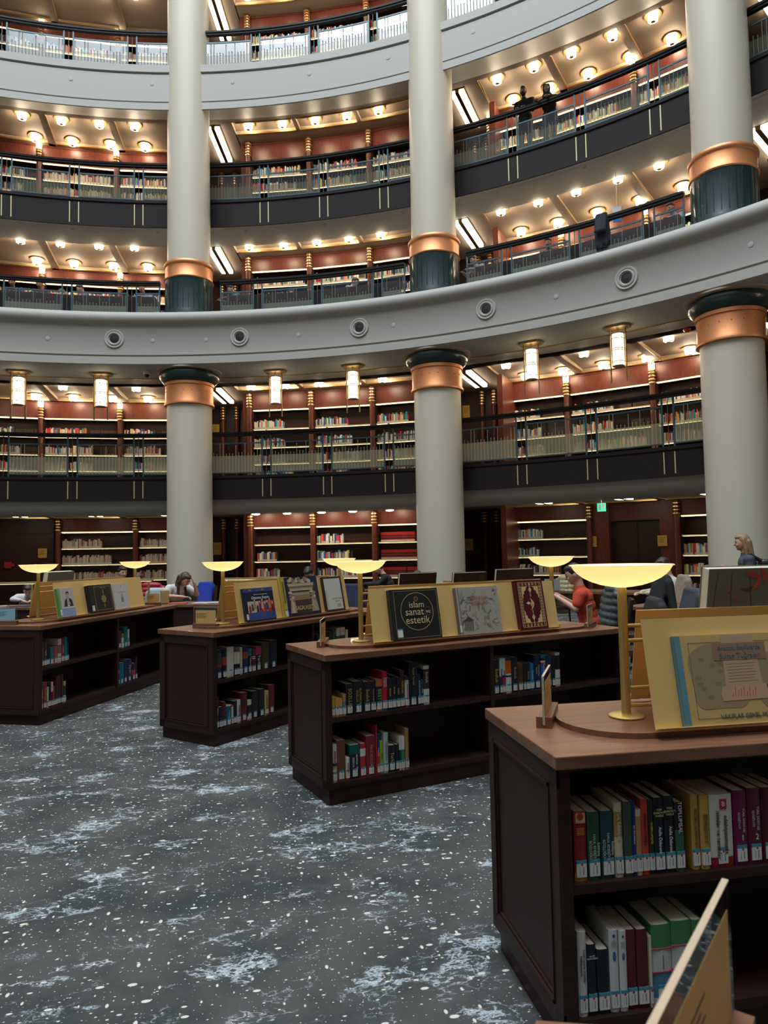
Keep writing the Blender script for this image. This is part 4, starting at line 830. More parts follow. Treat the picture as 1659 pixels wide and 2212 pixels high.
shelf_row('near', 0.135, [((0.072, 0.102, 0.258), WH, 'Kad\u0131n Yazarlar S\u00f6zl\u00fc\u011f\u00fc|Edebiyat\u0131m\u0131zda', (0.15, 0.12, 0.12), dict(nm='white Kadin Yazarlar book', tcen=0.6, tsz=0.0105)), ((0.103, 0.135, 0.215), BLK, 'MAC\u0130T|G\u00dcNDO\u011eDU', (0.5, 0.5, 0.5), dict(nm='black white-headed book', vert=False, tcen=0.82, tsz=0.006)), ((0.136, 0.178, 0.196), BLK), ((0.179, 0.211, 0.251), (0.6, 0.6, 0.58), None, None, dict(nm='white book with blue seal', extra=blueseal)), ((0.212, 0.238, 0.247), (0.6, 0.6, 0.58), None, None, dict(nm='narrower white book with blue dot', extra=blueseal)),
    ((0.239, 0.274, 0.244), (0.10, 0.006, 0.015)), ((0.274, 0.313, 0.242), (0.10, 0.006, 0.015)), ((0.314, 0.324, 0.219), CR), ((0.325, 0.394, 0.251), SET, None, None, dict(nm='thick green-white-blue volume', extra=redlines)), ((0.395, 0.467, 0.256), SET, None, None, dict(nm='second thick green-white-blue volume', extra=redlines)), ((0.468, 0.505, 0.253), SET, None, None, dict(nm='thin green-white-blue volume', extra=redlines))], 'lower shelf of the nearest bookcase')
# ------------------------------------------------------------------ books shown on the gold stands
def show_book(k, t0, t1, h, d, cover, spinec, label, deco, rear=False, dz=0.0, hs=0.0):
    t = thing('display_book', label, 'book', (0, 0, 0), 0, 'books shown on the gold stands'); w_ = t1-t0
    if not rear:
        L0 = U(k, t0, 0.119-0.002, 0.951+0.033); R = Matrix.Rotation(UN[k][2], 4, 'Z') @ Matrix.Rotation(-LEAN, 4, 'X')
    else:
        L0 = U(k, t1, 0.72-0.119+0.002, 0.951+0.033); R = Matrix.Rotation(UN[k][2]+PI, 4, 'Z') @ Matrix.Rotation(-LEAN, 4, 'X')
    t.matrix_world = Matrix.Translation(L0) @ R
    # local: x along, y=-d front cover .. 0 back, z up ; spine at x=0
    b = MB(); b.box(0, w_, -d, -d+0.003, 0, h, cover); b.box(0, w_, -0.003, 0, 0, h, cover); b.box(0, 0.004, -d, 0, 0, h, spinec); b.build('cover', M['bk'], t)
    b = MB(); b.box(0.004, w_-0.004, -d+0.003, -0.003, 0.003, h-0.004); b.build('pages', M['paper'], t)
    n0 = len(t.children)
    if deco: deco(t, w_, h, -d-0.0006)
    if rear and deco:
        for ch in t.children:
            if ch.name.split('.')[0] not in ('cover', 'pages'): ch.location.y = -d; ch.scale.y = -1
    return t
def quad(b, x0, x1, z0, z1, y, c, th=0.0005): b.box(x0, x1, y-th, y, z0, z1, c)
def ringm(b, cx, cz, r0, r1, y, c, n=48, ez=1.0):
    vs = []
    for i in range(n): a = 2*PI*i/n; vs += [(cx+r0*cos(a), y, cz+ez*r0*sin(a)), (cx+r1*cos(a), y, cz+ez*r1*sin(a))]
    b.add(vs, [(2*i, 2*i+1, 2*((i+1) % n)+1, 2*((i+1) % n)) for i in range(n)], c)
def poly(b, pts, y, c): b.add([(x, y, z) for x, z in pts], [tuple(range(len(pts)))], c)
def disc(b, cx, cz, rx, rz_, y, c, n=16): poly(b, [(cx+rx*cos(2*PI*i/n), cz+rz_*sin(2*PI*i/n)) for i in range(n)], y, c)
GD = (0.45, 0.32, 0.15)
def deco_islam(t, w_, h, y):
    b = MB(); cx, cz = w_*0.53, h*0.55; ringm(b, cx, cz, 0.128, 0.132, y, GD)
    for x0, x1, z0, z1 in ((0.03, w_-0.01, h-0.014, h-0.012), (0.03, w_-0.01, 0.012, 0.014), (0.03, 0.032, 0.012, h-0.012), (w_-0.012, w_-0.01, 0.012, h-0.012)): quad(b, x0, x1, z0, z1, y, GD)
    ringm(b, cx, cz+0.088, 0.015, 0.017, y, GD, 20); ringm(b, cx, cz+0.088, 0.008, 0.010, y, GD, 20); ringm(b, cx+0.088, cz-0.002, 0.028, 0.0295, y, (0.2, 0.14, 0.07), 24)
    quad(b, 0.035, 0.075, 0.02, 0.078, y-0.001, (0.68, 0.66, 0.6)); quad(b, 0.035, 0.075, 0.07, 0.078, y-0.0015, (0.05, 0.27, 0.33)); b.build('gilt_frame', M['lab'], t)
    m = cmat((0.62, 0.48, 0.27), 0.4)
    for s_, x, z, sz in (('islam', 0, 0.045, 0.062), ('sanat', -0.022, -0.004, 0.072), ('estetik', -0.002, -0.062, 0.072), ('ve', 0.088, -0.004, 0.042)): text(s_, sz, m, t, (cx+x, y-0.0008, cz+z), (PI/2, 0, 0), 'cover_title')
def deco_kar(t, w_, h, y):
    b = MB(); rnd = random.Random(3)
    G_ = [(0.20, 0.19, 0.16), (0.13, 0.13, 0.12), (0.42, 0.38, 0.31), (0.28, 0.26, 0.22)]
    for i in range(70):
        cx, cz = rnd.uniform(0.03, w_-0.015), rnd.uniform(0.02, h-0.015)
        if 0.13 < cx < 0.29 and h*0.60 < cz < h*0.87: continue
        a = rnd.uniform(0, PI); rx, rz_ = rnd.uniform(0.008, 0.04), rnd.uniform(0.004, 0.012); n = 9; c = rnd.choice(G_)
        pts = []
        for j in range(n):
            q = 2*PI*j/n; rr = rnd.uniform(0.6, 1.2); px, pz = rx*rr*cos(q), rz_*rr*sin(q); pts.append((min(w_-0.004, max(0.026, cx+px*cos(a)-pz*sin(a))), min(h-0.004, max(0.004, cz+px*sin(a)+pz*cos(a)))))
        poly(b, pts, y-0.00002*i, c)
    for j in range(6): quad(b, 0.05+0.013*j, 0.056+0.013*j, 0.03, 0.10, y-0.002, (0.06, 0.06, 0.06))
    poly(b, [(0.04, 0.10), (0.135, 0.10), (0.088, 0.13)], y-0.002, (0.06, 0.06, 0.06)); quad(b, 0.02, 0.026, 0, h, y-0.002, (0.25, 0.14, 0.13)); quad(b, 0.002, 0.02, 0.02, 0.07, y-0.002, (0.6, 0.6, 0.56)); b.build('engraved_picture', M['lab'], t)
    m = cmat((0.45, 0.13, 0.05)); text('KARYA\u2019DAN', 0.034, m, t, (0.20, y-0.0035, h*0.765), (PI/2, 0, 0), 'cover_title', sx=0.85); text('BODRUMA', 0.036, m, t, (0.20, y-0.0035, h*0.66), (PI/2, 0, 0), 'cover_title', sx=0.85)
def deco_gilt(t, w_, h, y):
    b = MB(); gg = (0.62, 0.44, 0.19)
    for m_, wd in ((0.016, 0.003), (0.046, 0.002)):
        for x0, x1, z0, z1 in ((m_, w_-m_, m_, m_+wd), (m_, w_-m_, h-m_-wd, h-m_), (m_, m_+wd, m_, h-m_), (w_-m_-wd, w_-m_, m_, h-m_)): quad(b, x0, x1, z0, z1, y, gg)
    n = 15
    for i in range(n):
        z = 0.031+(h-0.062)*i/(n-1)
        for x in (0.032, w_-0.032): ringm(b, x, z, 0.005, 0.0095, y-0.0002, gg, 10)
    for i in range(7):
        x = 0.032+(w_-0.064)*i/6
        for z in (0.031, h-0.031): ringm(b, x, z, 0.005, 0.0095, y-0.0002, gg, 10)
    for sx in (0, 1):
        for sz in (0, 1):
            q = lambda x, z: (x if not sx else w_-x, z if not sz else h-z)
            poly(b, [q(0.05, 0.05), q(0.105, 0.05), q(0.09, 0.062), q(0.092, 0.075), q(0.072, 0.085), q(0.07, 0.105), q(0.058, 0.11), q(0.058, 0.135), q(0.05, 0.14)], y-0.0003, gg)
    cx = w_/2
    for z, s_ in ((h*0.80, 0.016), (h*0.24, 0.016), (h*0.5, 0.014)):
        poly(b, [(cx-s_, z), (cx, z-s_*1.6), (cx+s_, z), (cx, z+s_*1.6)], y-0.0002, gg)
    for z in (h*0.9, h*0.69, h*0.35, h*0.14): disc(b, cx, z, 0.004, 0.014, y-0.0002, gg, 8)
    pts = [(cx-0.012+0.035*sin(PI*i/12), h*0.38+h*0.26*i/12) for i in range(13)]+[(cx-0.012+0.012*sin(PI*i/12), h*0.38+h*0.26*i/12) for i in range(12, -1, -1)]
    poly(b, pts, y-0.0002, gg); poly(b, [(cx-0.055, h*0.53), (cx-0.03, h*0.50), (cx-0.008, h*0.53), (cx-0.03, h*0.56)], y-0.0002, (0.7, 0.6, 0.35)); b.build('gilt_ornament', M['lab'], t)
def deco_ottoman(t, w_, h, y):
    b = MB(); rnd = random.Random(5); P_ = [(0.35, 0.02, 0.02), (0.02, 0.05, 0.22), (0.45, 0.20, 0.04), (0.03, 0.02, 0.03), (0.10, 0.02, 0.12), (0.5, 0.4, 0.25)]
    quad(b, 0.035, w_*0.46, 0.075, h*0.60, y, (0.50, 0.45, 0.26)); quad(b, w_*0.46, w_-0.01, 0.075, h*0.60, y, (0.50, 0.015, 0.02)); quad(b, 0.035, w_-0.01, 0.01, 0.08, y, (0.04, 0.07, 0.25)); quad(b, 0.0, w_, h-0.035, h, y, (0.03, 0.08, 0.28))
    for i in range(9): disc(b, 0.05+(w_-0.07)*i/8, 0.045+0.02*sin(i*2.2), 0.028, 0.014, y-0.0003-0.00002*i, (0.50, 0.22, 0.05) if i % 2 else (0.03, 0.10, 0.35))
    for i in range(10):
        x = 0.06+(w_-0.09)*i/9; c = P_[i % 6]; z0 = 0.08+0.015*(i % 3)
        poly(b, [(x-0.016, z0), (x+0.016, z0), (x+0.010, z0+0.062), (x-0.010, z0+0.062)], y-0.0008, c); disc(b, x, z0+0.07, 0.007, 0.009, y-0.001, (0.45, 0.28, 0.18), 10); disc(b, x, z0+0.082, 0.009, 0.007, y-0.0012, (0.62, 0.6, 0.55), 10)
    disc(b, w_*0.68, h*0.42, 0.055, 0.05, y-0.0006, (0.48, 0.24, 0.05)); disc(b, w_*0.68, h*0.42, 0.038, 0.038, y-0.0007, (0.04, 0.05, 0.2))
    for i in range(7): disc(b, 0.03+w_*i/7, h-0.018, 0.014, 0.009, y-0.0006, P_[(i*2) % 6])
    quad(b, 0.004, 0.03, 0.02, 0.07, y-0.001, (0.65, 0.64, 0.6)); b.build('miniature_painting', M['lab'], t)
    text('The Ornaments and Culture of the', 0.0125, M['white'], t, (w_*0.55, y-0.0015, h*0.80), (PI/2, 0, 0), 'cover_title'); text('Ottoman Empire', 0.038, M['white'], t, (w_*0.54, y-0.0015, h*0.70), (PI/2, 0, 0), 'cover_title', sx=0.9, shear=0.2)
def deco_ruin(t, w_, h, y):
    b = MB(); S1, S2, S3, DK = (0.40, 0.29, 0.18), (0.26, 0.17, 0.10), (0.55, 0.44, 0.30), (0.06, 0.035, 0.025)
    quad(b, 0.085, w_-0.02, 0.02, h*0.82, y, DK)
    for i in range(11): disc(b, 0.12+0.03*i, h*0.90+0.012*sin(i*1.7), 0.026, 0.018+0.006*(i % 3), y-0.0004-0.00003*i, (S1, S3, S2)[i % 3])
    for z, c, m_ in ((h*0.80, S1, 0.09), (h*0.765, S3, 0.10), (h*0.73, S2, 0.10), (h*0.68, S1, 0.11), (h*0.64, S3, 0.12)): quad(b, m_, w_-m_+0.03, z, z+0.014, y-0.001, c)
    quad(b, 0.17, w_-0.14, h*0.40, h*0.60, y-0.0004, (0.30, 0.17, 0.07)); quad(b, 0.18, w_-0.15, h*0.52, h*0.58, y-0.0006, S1)
    for cx in (0.135, w_-0.095):
        for i in range(6): disc(b, cx+0.018*((i % 2)*2-1), h*0.60-0.016*i, 0.028-0.002*i, 0.014, y-0.0015-0.0001*i, (S3, S1, S2)[i % 3])
    poly(b, [(0.09, 0.03), (0.18, 0.03), (0.165, h*0.46), (0.115, h*0.46)], y-0.0012, S1); poly(b, [(0.12, 0.03), (0.15, 0.03), (0.145, h*0.46), (0.13, h*0.46)], y-0.0014, S3)
    poly(b, [(w_-0.14, 0.03), (w_-0.03, 0.03), (w_-0.06, h*0.46), (w_-0.12, h*0.46)], y-0.0012, S1)
    quad(b, 0.0, 0.052, 0, h, y-0.001, (0.50, 0.36, 0.06)); quad(b, 0.01, 0.046, 0.01, 0.07, y-0.002, (0.62, 0.62, 0.58)); quad(b, 0.01, 0.046, 0.062, 0.075, y-0.0022, (0.05, 0.25, 0.33)); b.build('ruin_picture', M['lab'], t)
    text('SAGALASSOS', 0.062, cmat((0.62, 0.42, 0.16), 0.4), t, (w_*0.56, y-0.003, 0.072), (PI/2, 0, 0), 'cover_title', sx=0.78); text('SAGALASSOS', 0.036, cmat((0.08, 0.05, 0.02)), t, (0.026, y-0.003, h*0.62), (PI/2, PI/2, 0), 'spine_title')
def deco_atlas(t, w_, h, y):
    b = MB(); quad(b, 0.012, w_-0.03, 0.02, h-0.02, y, (0.60, 0.57, 0.50)); quad(b, 0.012, 0.045, 0.02, h*0.6, y-0.0004, (0.45, 0.45, 0.43)); b.build('pale_cover_sheet', M['lab'], t)
    m = cmat((0.30, 0.24, 0.18))
    text('POLYDAM ATLAS', 0.021, m, t, (w_*0.62, y-0.001, h*0.36), (PI/2, 0, 0), 'cover_title'); text('Beyaz Cilt', 0.018, m, t, (w_*0.62, y-0.001, h*0.29), (PI/2, 0, 0), 'cover_title')
    for q in range(3): text('Yeni Cografya', 0.011, m, t, (w_*0.68, y-0.001, h*(0.20-0.035*q)), (PI/2, 0, 0), 'small_print')
def deco_portrait(t, w_, h, y):
    b = MB(); quad(b, 0.0, 0.035, 0, h, y-0.0003, (0.15, 0.35, 0.10)); quad(b, 0.035, w_, 0, h, y, (0.48, 0.44, 0.42)); quad(b, 0.035, w_, 0.0, h*0.30, y-0.0004, (0.25, 0.33, 0.50)); quad(b, 0.035, w_, h*0.30, h*0.35, y-0.0006, (0.60, 0.55, 0.52))
    cx = w_*0.60; poly(b, [(cx-0.075, h*0.31), (cx+0.08, h*0.31), (cx+0.062, h*0.58), (cx+0.02, h*0.65), (cx-0.02, h*0.65), (cx-0.055, h*0.56)], y-0.0008, (0.02, 0.022, 0.028))
    poly(b, [(cx-0.018, h*0.36), (cx+0.018, h*0.36), (cx+0.014, h*0.64), (cx-0.012, h*0.64)], y-0.001, (0.6, 0.6, 0.6)); poly(b, [(cx-0.005, h*0.40), (cx+0.007, h*0.40), (cx+0.003, h*0.62), (cx-0.002, h*0.62)], y-0.0012, (0.05, 0.03, 0.03))
    disc(b, cx, h*0.75, 0.024, 0.034, y-0.0014, (0.50, 0.29, 0.21)); poly(b, [(cx-0.026, h*0.77), (cx-0.022, h*0.86), (cx+0.004, h*0.885), (cx+0.026, h*0.85), (cx+0.026, h*0.77), (cx+0.018, h*0.82), (cx-0.016, h*0.82)], y-0.0016, (0.04, 0.03, 0.03)); disc(b, cx+0.015, h*0.46, 0.018, 0.014, y-0.0016, (0.50, 0.30, 0.22))
    quad(b, 0.006, 0.034, 0.02, 0.08, y-0.001, (0.65, 0.64, 0.6)); b.build('cover_photograph', M['lab'], t)
def deco_medal(t, w_, h, y):
    b = MB()
    for m_, c in ((0.095, (0.30, 0.22, 0.11)),):
        for x0, x1, z0, z1 in ((m_, w_-0.02, 0.02, 0.024), (m_, w_-0.02, h-0.024, h-0.02), (m_, m_+0.004, 0.02, h-0.02), (w_-0.024, w_-0.02, 0.02, h-0.02)): quad(b, x0, x1, z0, z1, y, c)
    cx, cz = w_*0.6, h*0.47; ringm(b, cx, cz, 0.030, 0.038, y, GD, 16); ringm(b, cx, cz, 0.016, 0.024, y, GD, 12); disc(b, cx, cz, 0.008, 0.008, y, GD)
    for z, s_ in ((h*0.72, 0.011), (h*0.235, 0.011), (h*0.79, 0.006), (h*0.16, 0.006), (h*0.64, 0.006), (h*0.31, 0.006)): poly(b, [(cx-s_, z), (cx, z-s_*1.4), (cx+s_, z), (cx, z+s_*1.4)], y, GD)
    for q in range(8): a = PI/4*q; disc(b, cx+0.045*cos(a), cz+0.045*sin(a), 0.005, 0.005, y, GD, 8)
    quad(b, cx-0.05, cx+0.05, h*0.87, h*0.885, y, GD); quad(b, 0.02, 0.062, 0.02, 0.08, y-0.001, (0.66, 0.65, 0.6)); quad(b, 0.082, 0.085, 0, h, y, (0.05, 0.05, 0.05)); b.build('gilt_medallion', M['lab'], t)
def deco_arch(t, w_, h, y):
    b = MB(); cx = w_*0.55; c = (0.30, 0.35, 0.34); pts = [(cx-0.028, h*0.28), (cx-0.028, h*0.46)]+[(cx-0.028*cos(PI*i/8), h*0.46+0.045*sin(PI*i/8)) for i in range(1, 8)]+[(cx+0.028, h*0.46), (cx+0.028, h*0.28)]
    poly(b, pts, y, c); poly(b, [(cx-0.016, h*0.28), (cx+0.016, h*0.28), (cx+0.016, h*0.42), (cx, h*0.48), (cx-0.016, h*0.42)], y-0.0003, (0.15, 0.17, 0.17)); disc(b, cx, h*0.9, 0.008, 0.008, y, (0.4, 0.05, 0.06))
    quad(b, cx-0.07, cx+0.09, h*0.68, h*0.685, y, c); quad(b, cx-0.05, cx+0.05, h*0.65, h*0.655, y, c); b.build('arch_drawing', M['lab'], t)
def deco_scroll(t, w_, h, y):
    b = MB(); quad(b, 0, 0.022, 0, h, y-0.0003, (0.10, 0.23, 0.27)); E1 = (0.32, 0.22, 0.12)
    for x0, x1, z0, z1 in ((0.05, w_-0.02, 0.025, 0.0262), (0.05, w_-0.02, h-0.026, h-0.0248), (0.05, 0.0512, 0.025, h-0.025), (w_-0.0212, w_-0.02, 0.025, h-0.025)): quad(b, x0, x1, z0, z1, y-0.0002, (0.12, 0.09, 0.05))
    rnd = random.Random(9)
    def blob(cx, cz, rx, rz_, c, yy, n=28):
        poly(b, [(cx+rx*(1+0.06*sin(3*a+1)+0.03*sin(7*a))*abs(cos(a))**0.6*(1 if cos(a) > 0 else -1), cz+rz_*(1+0.05*sin(5*a))*abs(sin(a))**0.6*(1 if sin(a) > 0 else -1)) for a in [2*PI*i/n for i in range(n)]], yy, c)
    blob(0.155, h*0.53, 0.115, h*0.36, (0.30, 0.21, 0.12), y-0.0004); blob(w_-0.12, h*0.47, 0.10, h*0.31, (0.29, 0.20, 0.12), y-0.0004)
    for i in range(14): disc(b, 0.07+0.16*rnd.random(), h*(0.25+0.55*rnd.random()), 0.012, 0.007, y-0.0005-0.00001*i, (0.24, 0.16, 0.085))
    cx = w_*0.47; poly(b, [(cx-0.062, h*0.99), (cx+0.062, h*0.99), (cx+0.075, h*0.42), (cx-0.068, h*0.42)], y-0.0008, (0.46, 0.30, 0.18))
    for i in range(7):
        z = h*0.66-0.010*i; poly(b, [(cx-0.055+0.003*(i % 2), z), (cx+0.058-0.006*(i % 3), z+0.002), (cx+0.058-0.006*(i % 3), z+0.0035), (cx-0.055, z+0.0015)], y-0.001, (0.20, 0.11, 0.06))
    quad(b, cx-0.10, cx+0.105, h*0.71, h*0.90, y-0.0012, (0.27, 0.15, 0.09))
    pts = [(cx-0.085, h*0.26), (cx-0.092, h*0.34), (cx-0.082, h*0.42), (cx+0.085, h*0.43), (cx+0.092, h*0.35), (cx+0.085, h*0.27)]; poly(b, pts, y-0.0014, (0.50, 0.30, 0.18)); disc(b, cx+0.091, h*0.35, 0.008, 0.022, y-0.0013, (0.10, 0.06, 0.05))
    for i in range(9): poly(b, [(cx-0.05+0.011*i, h*0.30), (cx-0.048+0.011*i, h*0.30), (cx-0.044+0.011*i, h*0.34+0.02*abs(sin(i*1.3))), (cx-0.047+0.011*i, h*0.34+0.02*abs(sin(i*1.3)))], y-0.0016, (0.50, 0.08, 0.03))
    b.build('scroll_picture', M['lab'], t); m = cmat((0.04, 0.13, 0.15))
    text('Anadolu Beyliklerde', 0.024, m, t, (cx+0.002, y-0.002, h*0.845), (PI/2, 0, 0), 'cover_title', sx=0.85); text('Sultan Tu\u011fralar\u0131', 0.026, m, t, (cx+0.002, y-0.002, h*0.755), (PI/2, 0, 0), 'cover_title', sx=0.95)
    text('VAKIFLAR GENEL M\u00dcD\u00dcRL\u00dc\u011e\u00dc', 0.022, cmat((0.10, 0.12, 0.10)), t, (cx+0.035, y-0.0012, h*0.095), (PI/2, 0, 0), 'publisher_name', sx=0.9)
show_book('second', 0.545, 0.935, 0.350, 0.045, (0.012, 0.013, 0.013), (0.018, 0.02, 0.02), 'black display book with a gold circle round its islam sanat title', deco_islam)
show_book('second', 1.098, 1.475, 0.345, 0.030, (0.36, 0.33, 0.27), (0.16, 0.09, 0.09), 'grey display book with an engraved scene and orange capitals', deco_kar)
show_book('second', 1.645, 1.905, 0.375, 0.045, (0.085, 0.006, 0.012), (0.07, 0.005, 0.01), 'dark red display book with gilt border and corner ornament', deco_gilt)
show_book('third', 0.480, 0.865, 0.305, 0.030, (0.012, 0.014, 0.035), (0.02, 0.02, 0.03), 'display book with a colourful Ottoman court miniature', deco_ottoman)
show_book('third', 0.985, 1.535, 0.385, 0.035, (0.012, 0.02, 0.06), (0.5, 0.36, 0.06), 'large display book with a ruined gate photograph and yellow spine', deco_ruin)
show_book('third', 1.635, 1.950, 0.365, 0.030, (0.05, 0.028, 0.018), (0.04, 0.02, 0.015), 'pale atlas with a brown edge on the gold stand', deco_atlas)
show_book('left', 0.415, 0.665, 0.300, 0.030, (0.4, 0.4, 0.38), (0.12, 0.32, 0.08), 'display book with a portrait photograph of a man and green spine', deco_portrait)
show_book('left', 0.905, 1.325, 0.305, 0.050, (0.014, 0.013, 0.012), (0.010, 0.012, 0.022), 'black display book with a gold medallion and frame', deco_medal)
show_book('left', 1.390, 1.700, 0.300, 0.020, (0.52, 0.50, 0.46), (0.5, 0.48, 0.45), 'white display book with a grey arch drawing', deco_arch)
show_book('near', 0.510, 1.020, 0.305, 0.020, (0.52, 0.35, 0.13), (0.10, 0.23, 0.27), 'wide beige display book with a paper scroll and blue spine', deco_scroll)
def deco_floral(t, w_, h, y):
    b = MB(); rnd = random.Random(4); quad(b, 0.0, w_, 0, h, y, (0.17, 0.18, 0.145))
    for i in range(75):
        cx, cz = rnd.uniform(0.03, w_-0.03), rnd.uniform(0.03, h-0.03); a = rnd.uniform(0, PI); L_ = rnd.uniform(0.03, 0.085); c = rnd.choice([(0.48, 0.06, 0.04), (0.32, 0.03, 0.03), (0.08, 0.07, 0.05), (0.50, 0.09, 0.05)])
        pts = [(cx+L_*(q/6-0.5)*cos(a)-L_*0.28*sin(PI*q/6)*sin(a), cz+L_*(q/6-0.5)*sin(a)+L_*0.28*sin(PI*q/6)*cos(a)) for q in range(7)]; pts += [(cx, cz-L_*0.05)]
        poly(b, pts, y-0.0012-0.00003*i, c)
    for i in range(7):
        x = 0.05+(w_-0.1)*i/6; pts = [(x+0.02*sin(3*q/8+i), 0.02+(h-0.04)*q/8) for q in range(9)]
        poly(b, pts+[(px+0.004, pz) for px, pz in pts[::-1]], y-0.001, (0.07, 0.055, 0.04))
    b.build('floral_cover_print', M['lab'], t)
show_book('near', 0.90, 1.45, 0.53, 0.055, (0.17, 0.18, 0.145), (0.2, 0.22, 0.18), 'big floral book with cream page edges standing behind the nearest stand', deco_floral, rear=True)
bb = show_book('second', 0.85, 1.18, 0.455, 0.03, (0.03, 0.012, 0.010), (0.03, 0.012, 0.01), 'plain brown book back, leftmost of three above the gold stand', None, rear=True)
def deco_back(t, w_, h, y):
    b = MB()
    for cx in (0.05, w_-0.05): ringm(b, cx, h-0.05, 0.018, 0.024, y, (0.10, 0.06, 0.02), 12); ringm(b, cx, h-0.05, 0.008, 0.012, y, (0.10, 0.06, 0.02), 10)
    b.build('corner_ornament', M['lab'], t)
show_book('second', 1.345, 1.668, 0.445, 0.03, (0.03, 0.014, 0.011), (0.03, 0.012, 0.01), 'brown book back with corner ornaments, middle of three above the stand', deco_back, rear=True)
show_book('second', 1.76, 2.15, 0.46, 0.03, (0.025, 0.012, 0.013), (0.03, 0.012, 0.01), 'plain brown book back, rightmost of three above the gold stand', None, rear=True)
show_book('left', 0.78, 1.22, 0.47, 0.06, (0.16, 0.18, 0.19), (0.2, 0.2, 0.2), 'grey slab-like book with cream pages above the leftmost gold stand', None, rear=True)
# ------------------------------------------------------------------ books in the wall bookcases
PAL0 = [(0.55, 0.50, 0.42), (0.60, 0.56, 0.48), (0.5, 0.42, 0.3), (0.42, 0.03, 0.04), (0.35, 0.02, 0.03), (0.02, 0.06, 0.2), (0.02, 0.15, 0.35), (0.03, 0.03, 0.03), (0.015, 0.015, 0.02), (0.05, 0.18, 0.12), (0.5, 0.3, 0.06), (0.45, 0.12, 0.03), (0.12, 0.05, 0.03), (0.35, 0.35, 0.33), (0.02, 0.22, 0.28), (0.08, 0.01, 0.06), (0.62, 0.6, 0.56), (0.60, 0.57, 0.5), (0.25, 0.22, 0.18)]
PAL = [tuple(min(0.82, x*1.85) for x in c) for c in PAL0]  # book colours brightened to stand in for light falling on the shelves
PALE = [(0.60, 0.52, 0.42), (0.55, 0.46, 0.36), (0.62, 0.57, 0.48), (0.5, 0.36, 0.28), (0.45, 0.3, 0.22), (0.35, 0.05, 0.04), (0.25, 0.25, 0.24), (0.6, 0.55, 0.45)]
REDS = [(0.42, 0.02, 0.02)]
stuff = MB(); wr = random.Random(11); indiv = 0; INDIV_MAX = 159; protos = {}
def wall_book(w_, h, c, ti):
    key = (round(w_, 3), round(h, 3), c)
    if key in protos: return protos[key], True
    b = MB(); b.box(0, w_, 0, 0.15, 0, h, c); o = b.build('book', M['bk'])
    b = MB(); b.box(0.001, w_-0.001, -0.001, 0.002, 0.010, 0.055, (0.62, 0.60, 0.56))
    if c == REDS[0]:
        for zz in (0.38, 0.62): b.box(0.002, w_-0.002, -0.001, 0.001, h*(zz-0.07), h*(zz+0.07), (0.02, 0.02, 0.015))
    b.build('spine_label', M['lab'], o)
    protos[key] = o; return o, False
fills = {  # (level, bay, case) -> per shelf from the bottom: (start, end, palette) fractions
 (0, 67.1, 0): [(0.0, 0.5, PAL), (0.02, 0.42, PAL), (0.04, 0.38, PAL), None], (0, 67.1, 1): [(0.0, 0.7, PAL), (0.0, 0.72, PAL), (0.0, 0.62, PAL), (0.0, 0.46, PAL)], (0, 67.1, 2): [(0.03, 0.8, REDS), (0.03, 0.72, REDS), (0.03, 0.66, REDS), (0.03, 0.62, REDS)],
 (0, 44.6, 0): [(0.0, 0.9, PAL), (0.0, 0.62, PAL), (0.02, 0.32, PAL), (0.0, 0.38, PAL)], (0, 44.6, 2): [(0.0, 0.5, PAL), (0.0, 0.6, PAL), (0.0, 0.7, PAL), None],
 (0, 89.6, 1): [(0.0, 0.55, PALE), (0.0, 0.85, PALE), (0.0, 0.68, PALE), (0.0, 0.54, PALE)], (0, 89.6, 2): [(0.0, 0.5, PALE), (0.0, 0.95, PALE), (0.0, 0.95, PALE), (0.0, 0.95, PALE)]}
DK_ = [(0.06, 0.035, 0.025), (0.08, 0.045, 0.03), (0.05, 0.03, 0.022)]
counted = 0
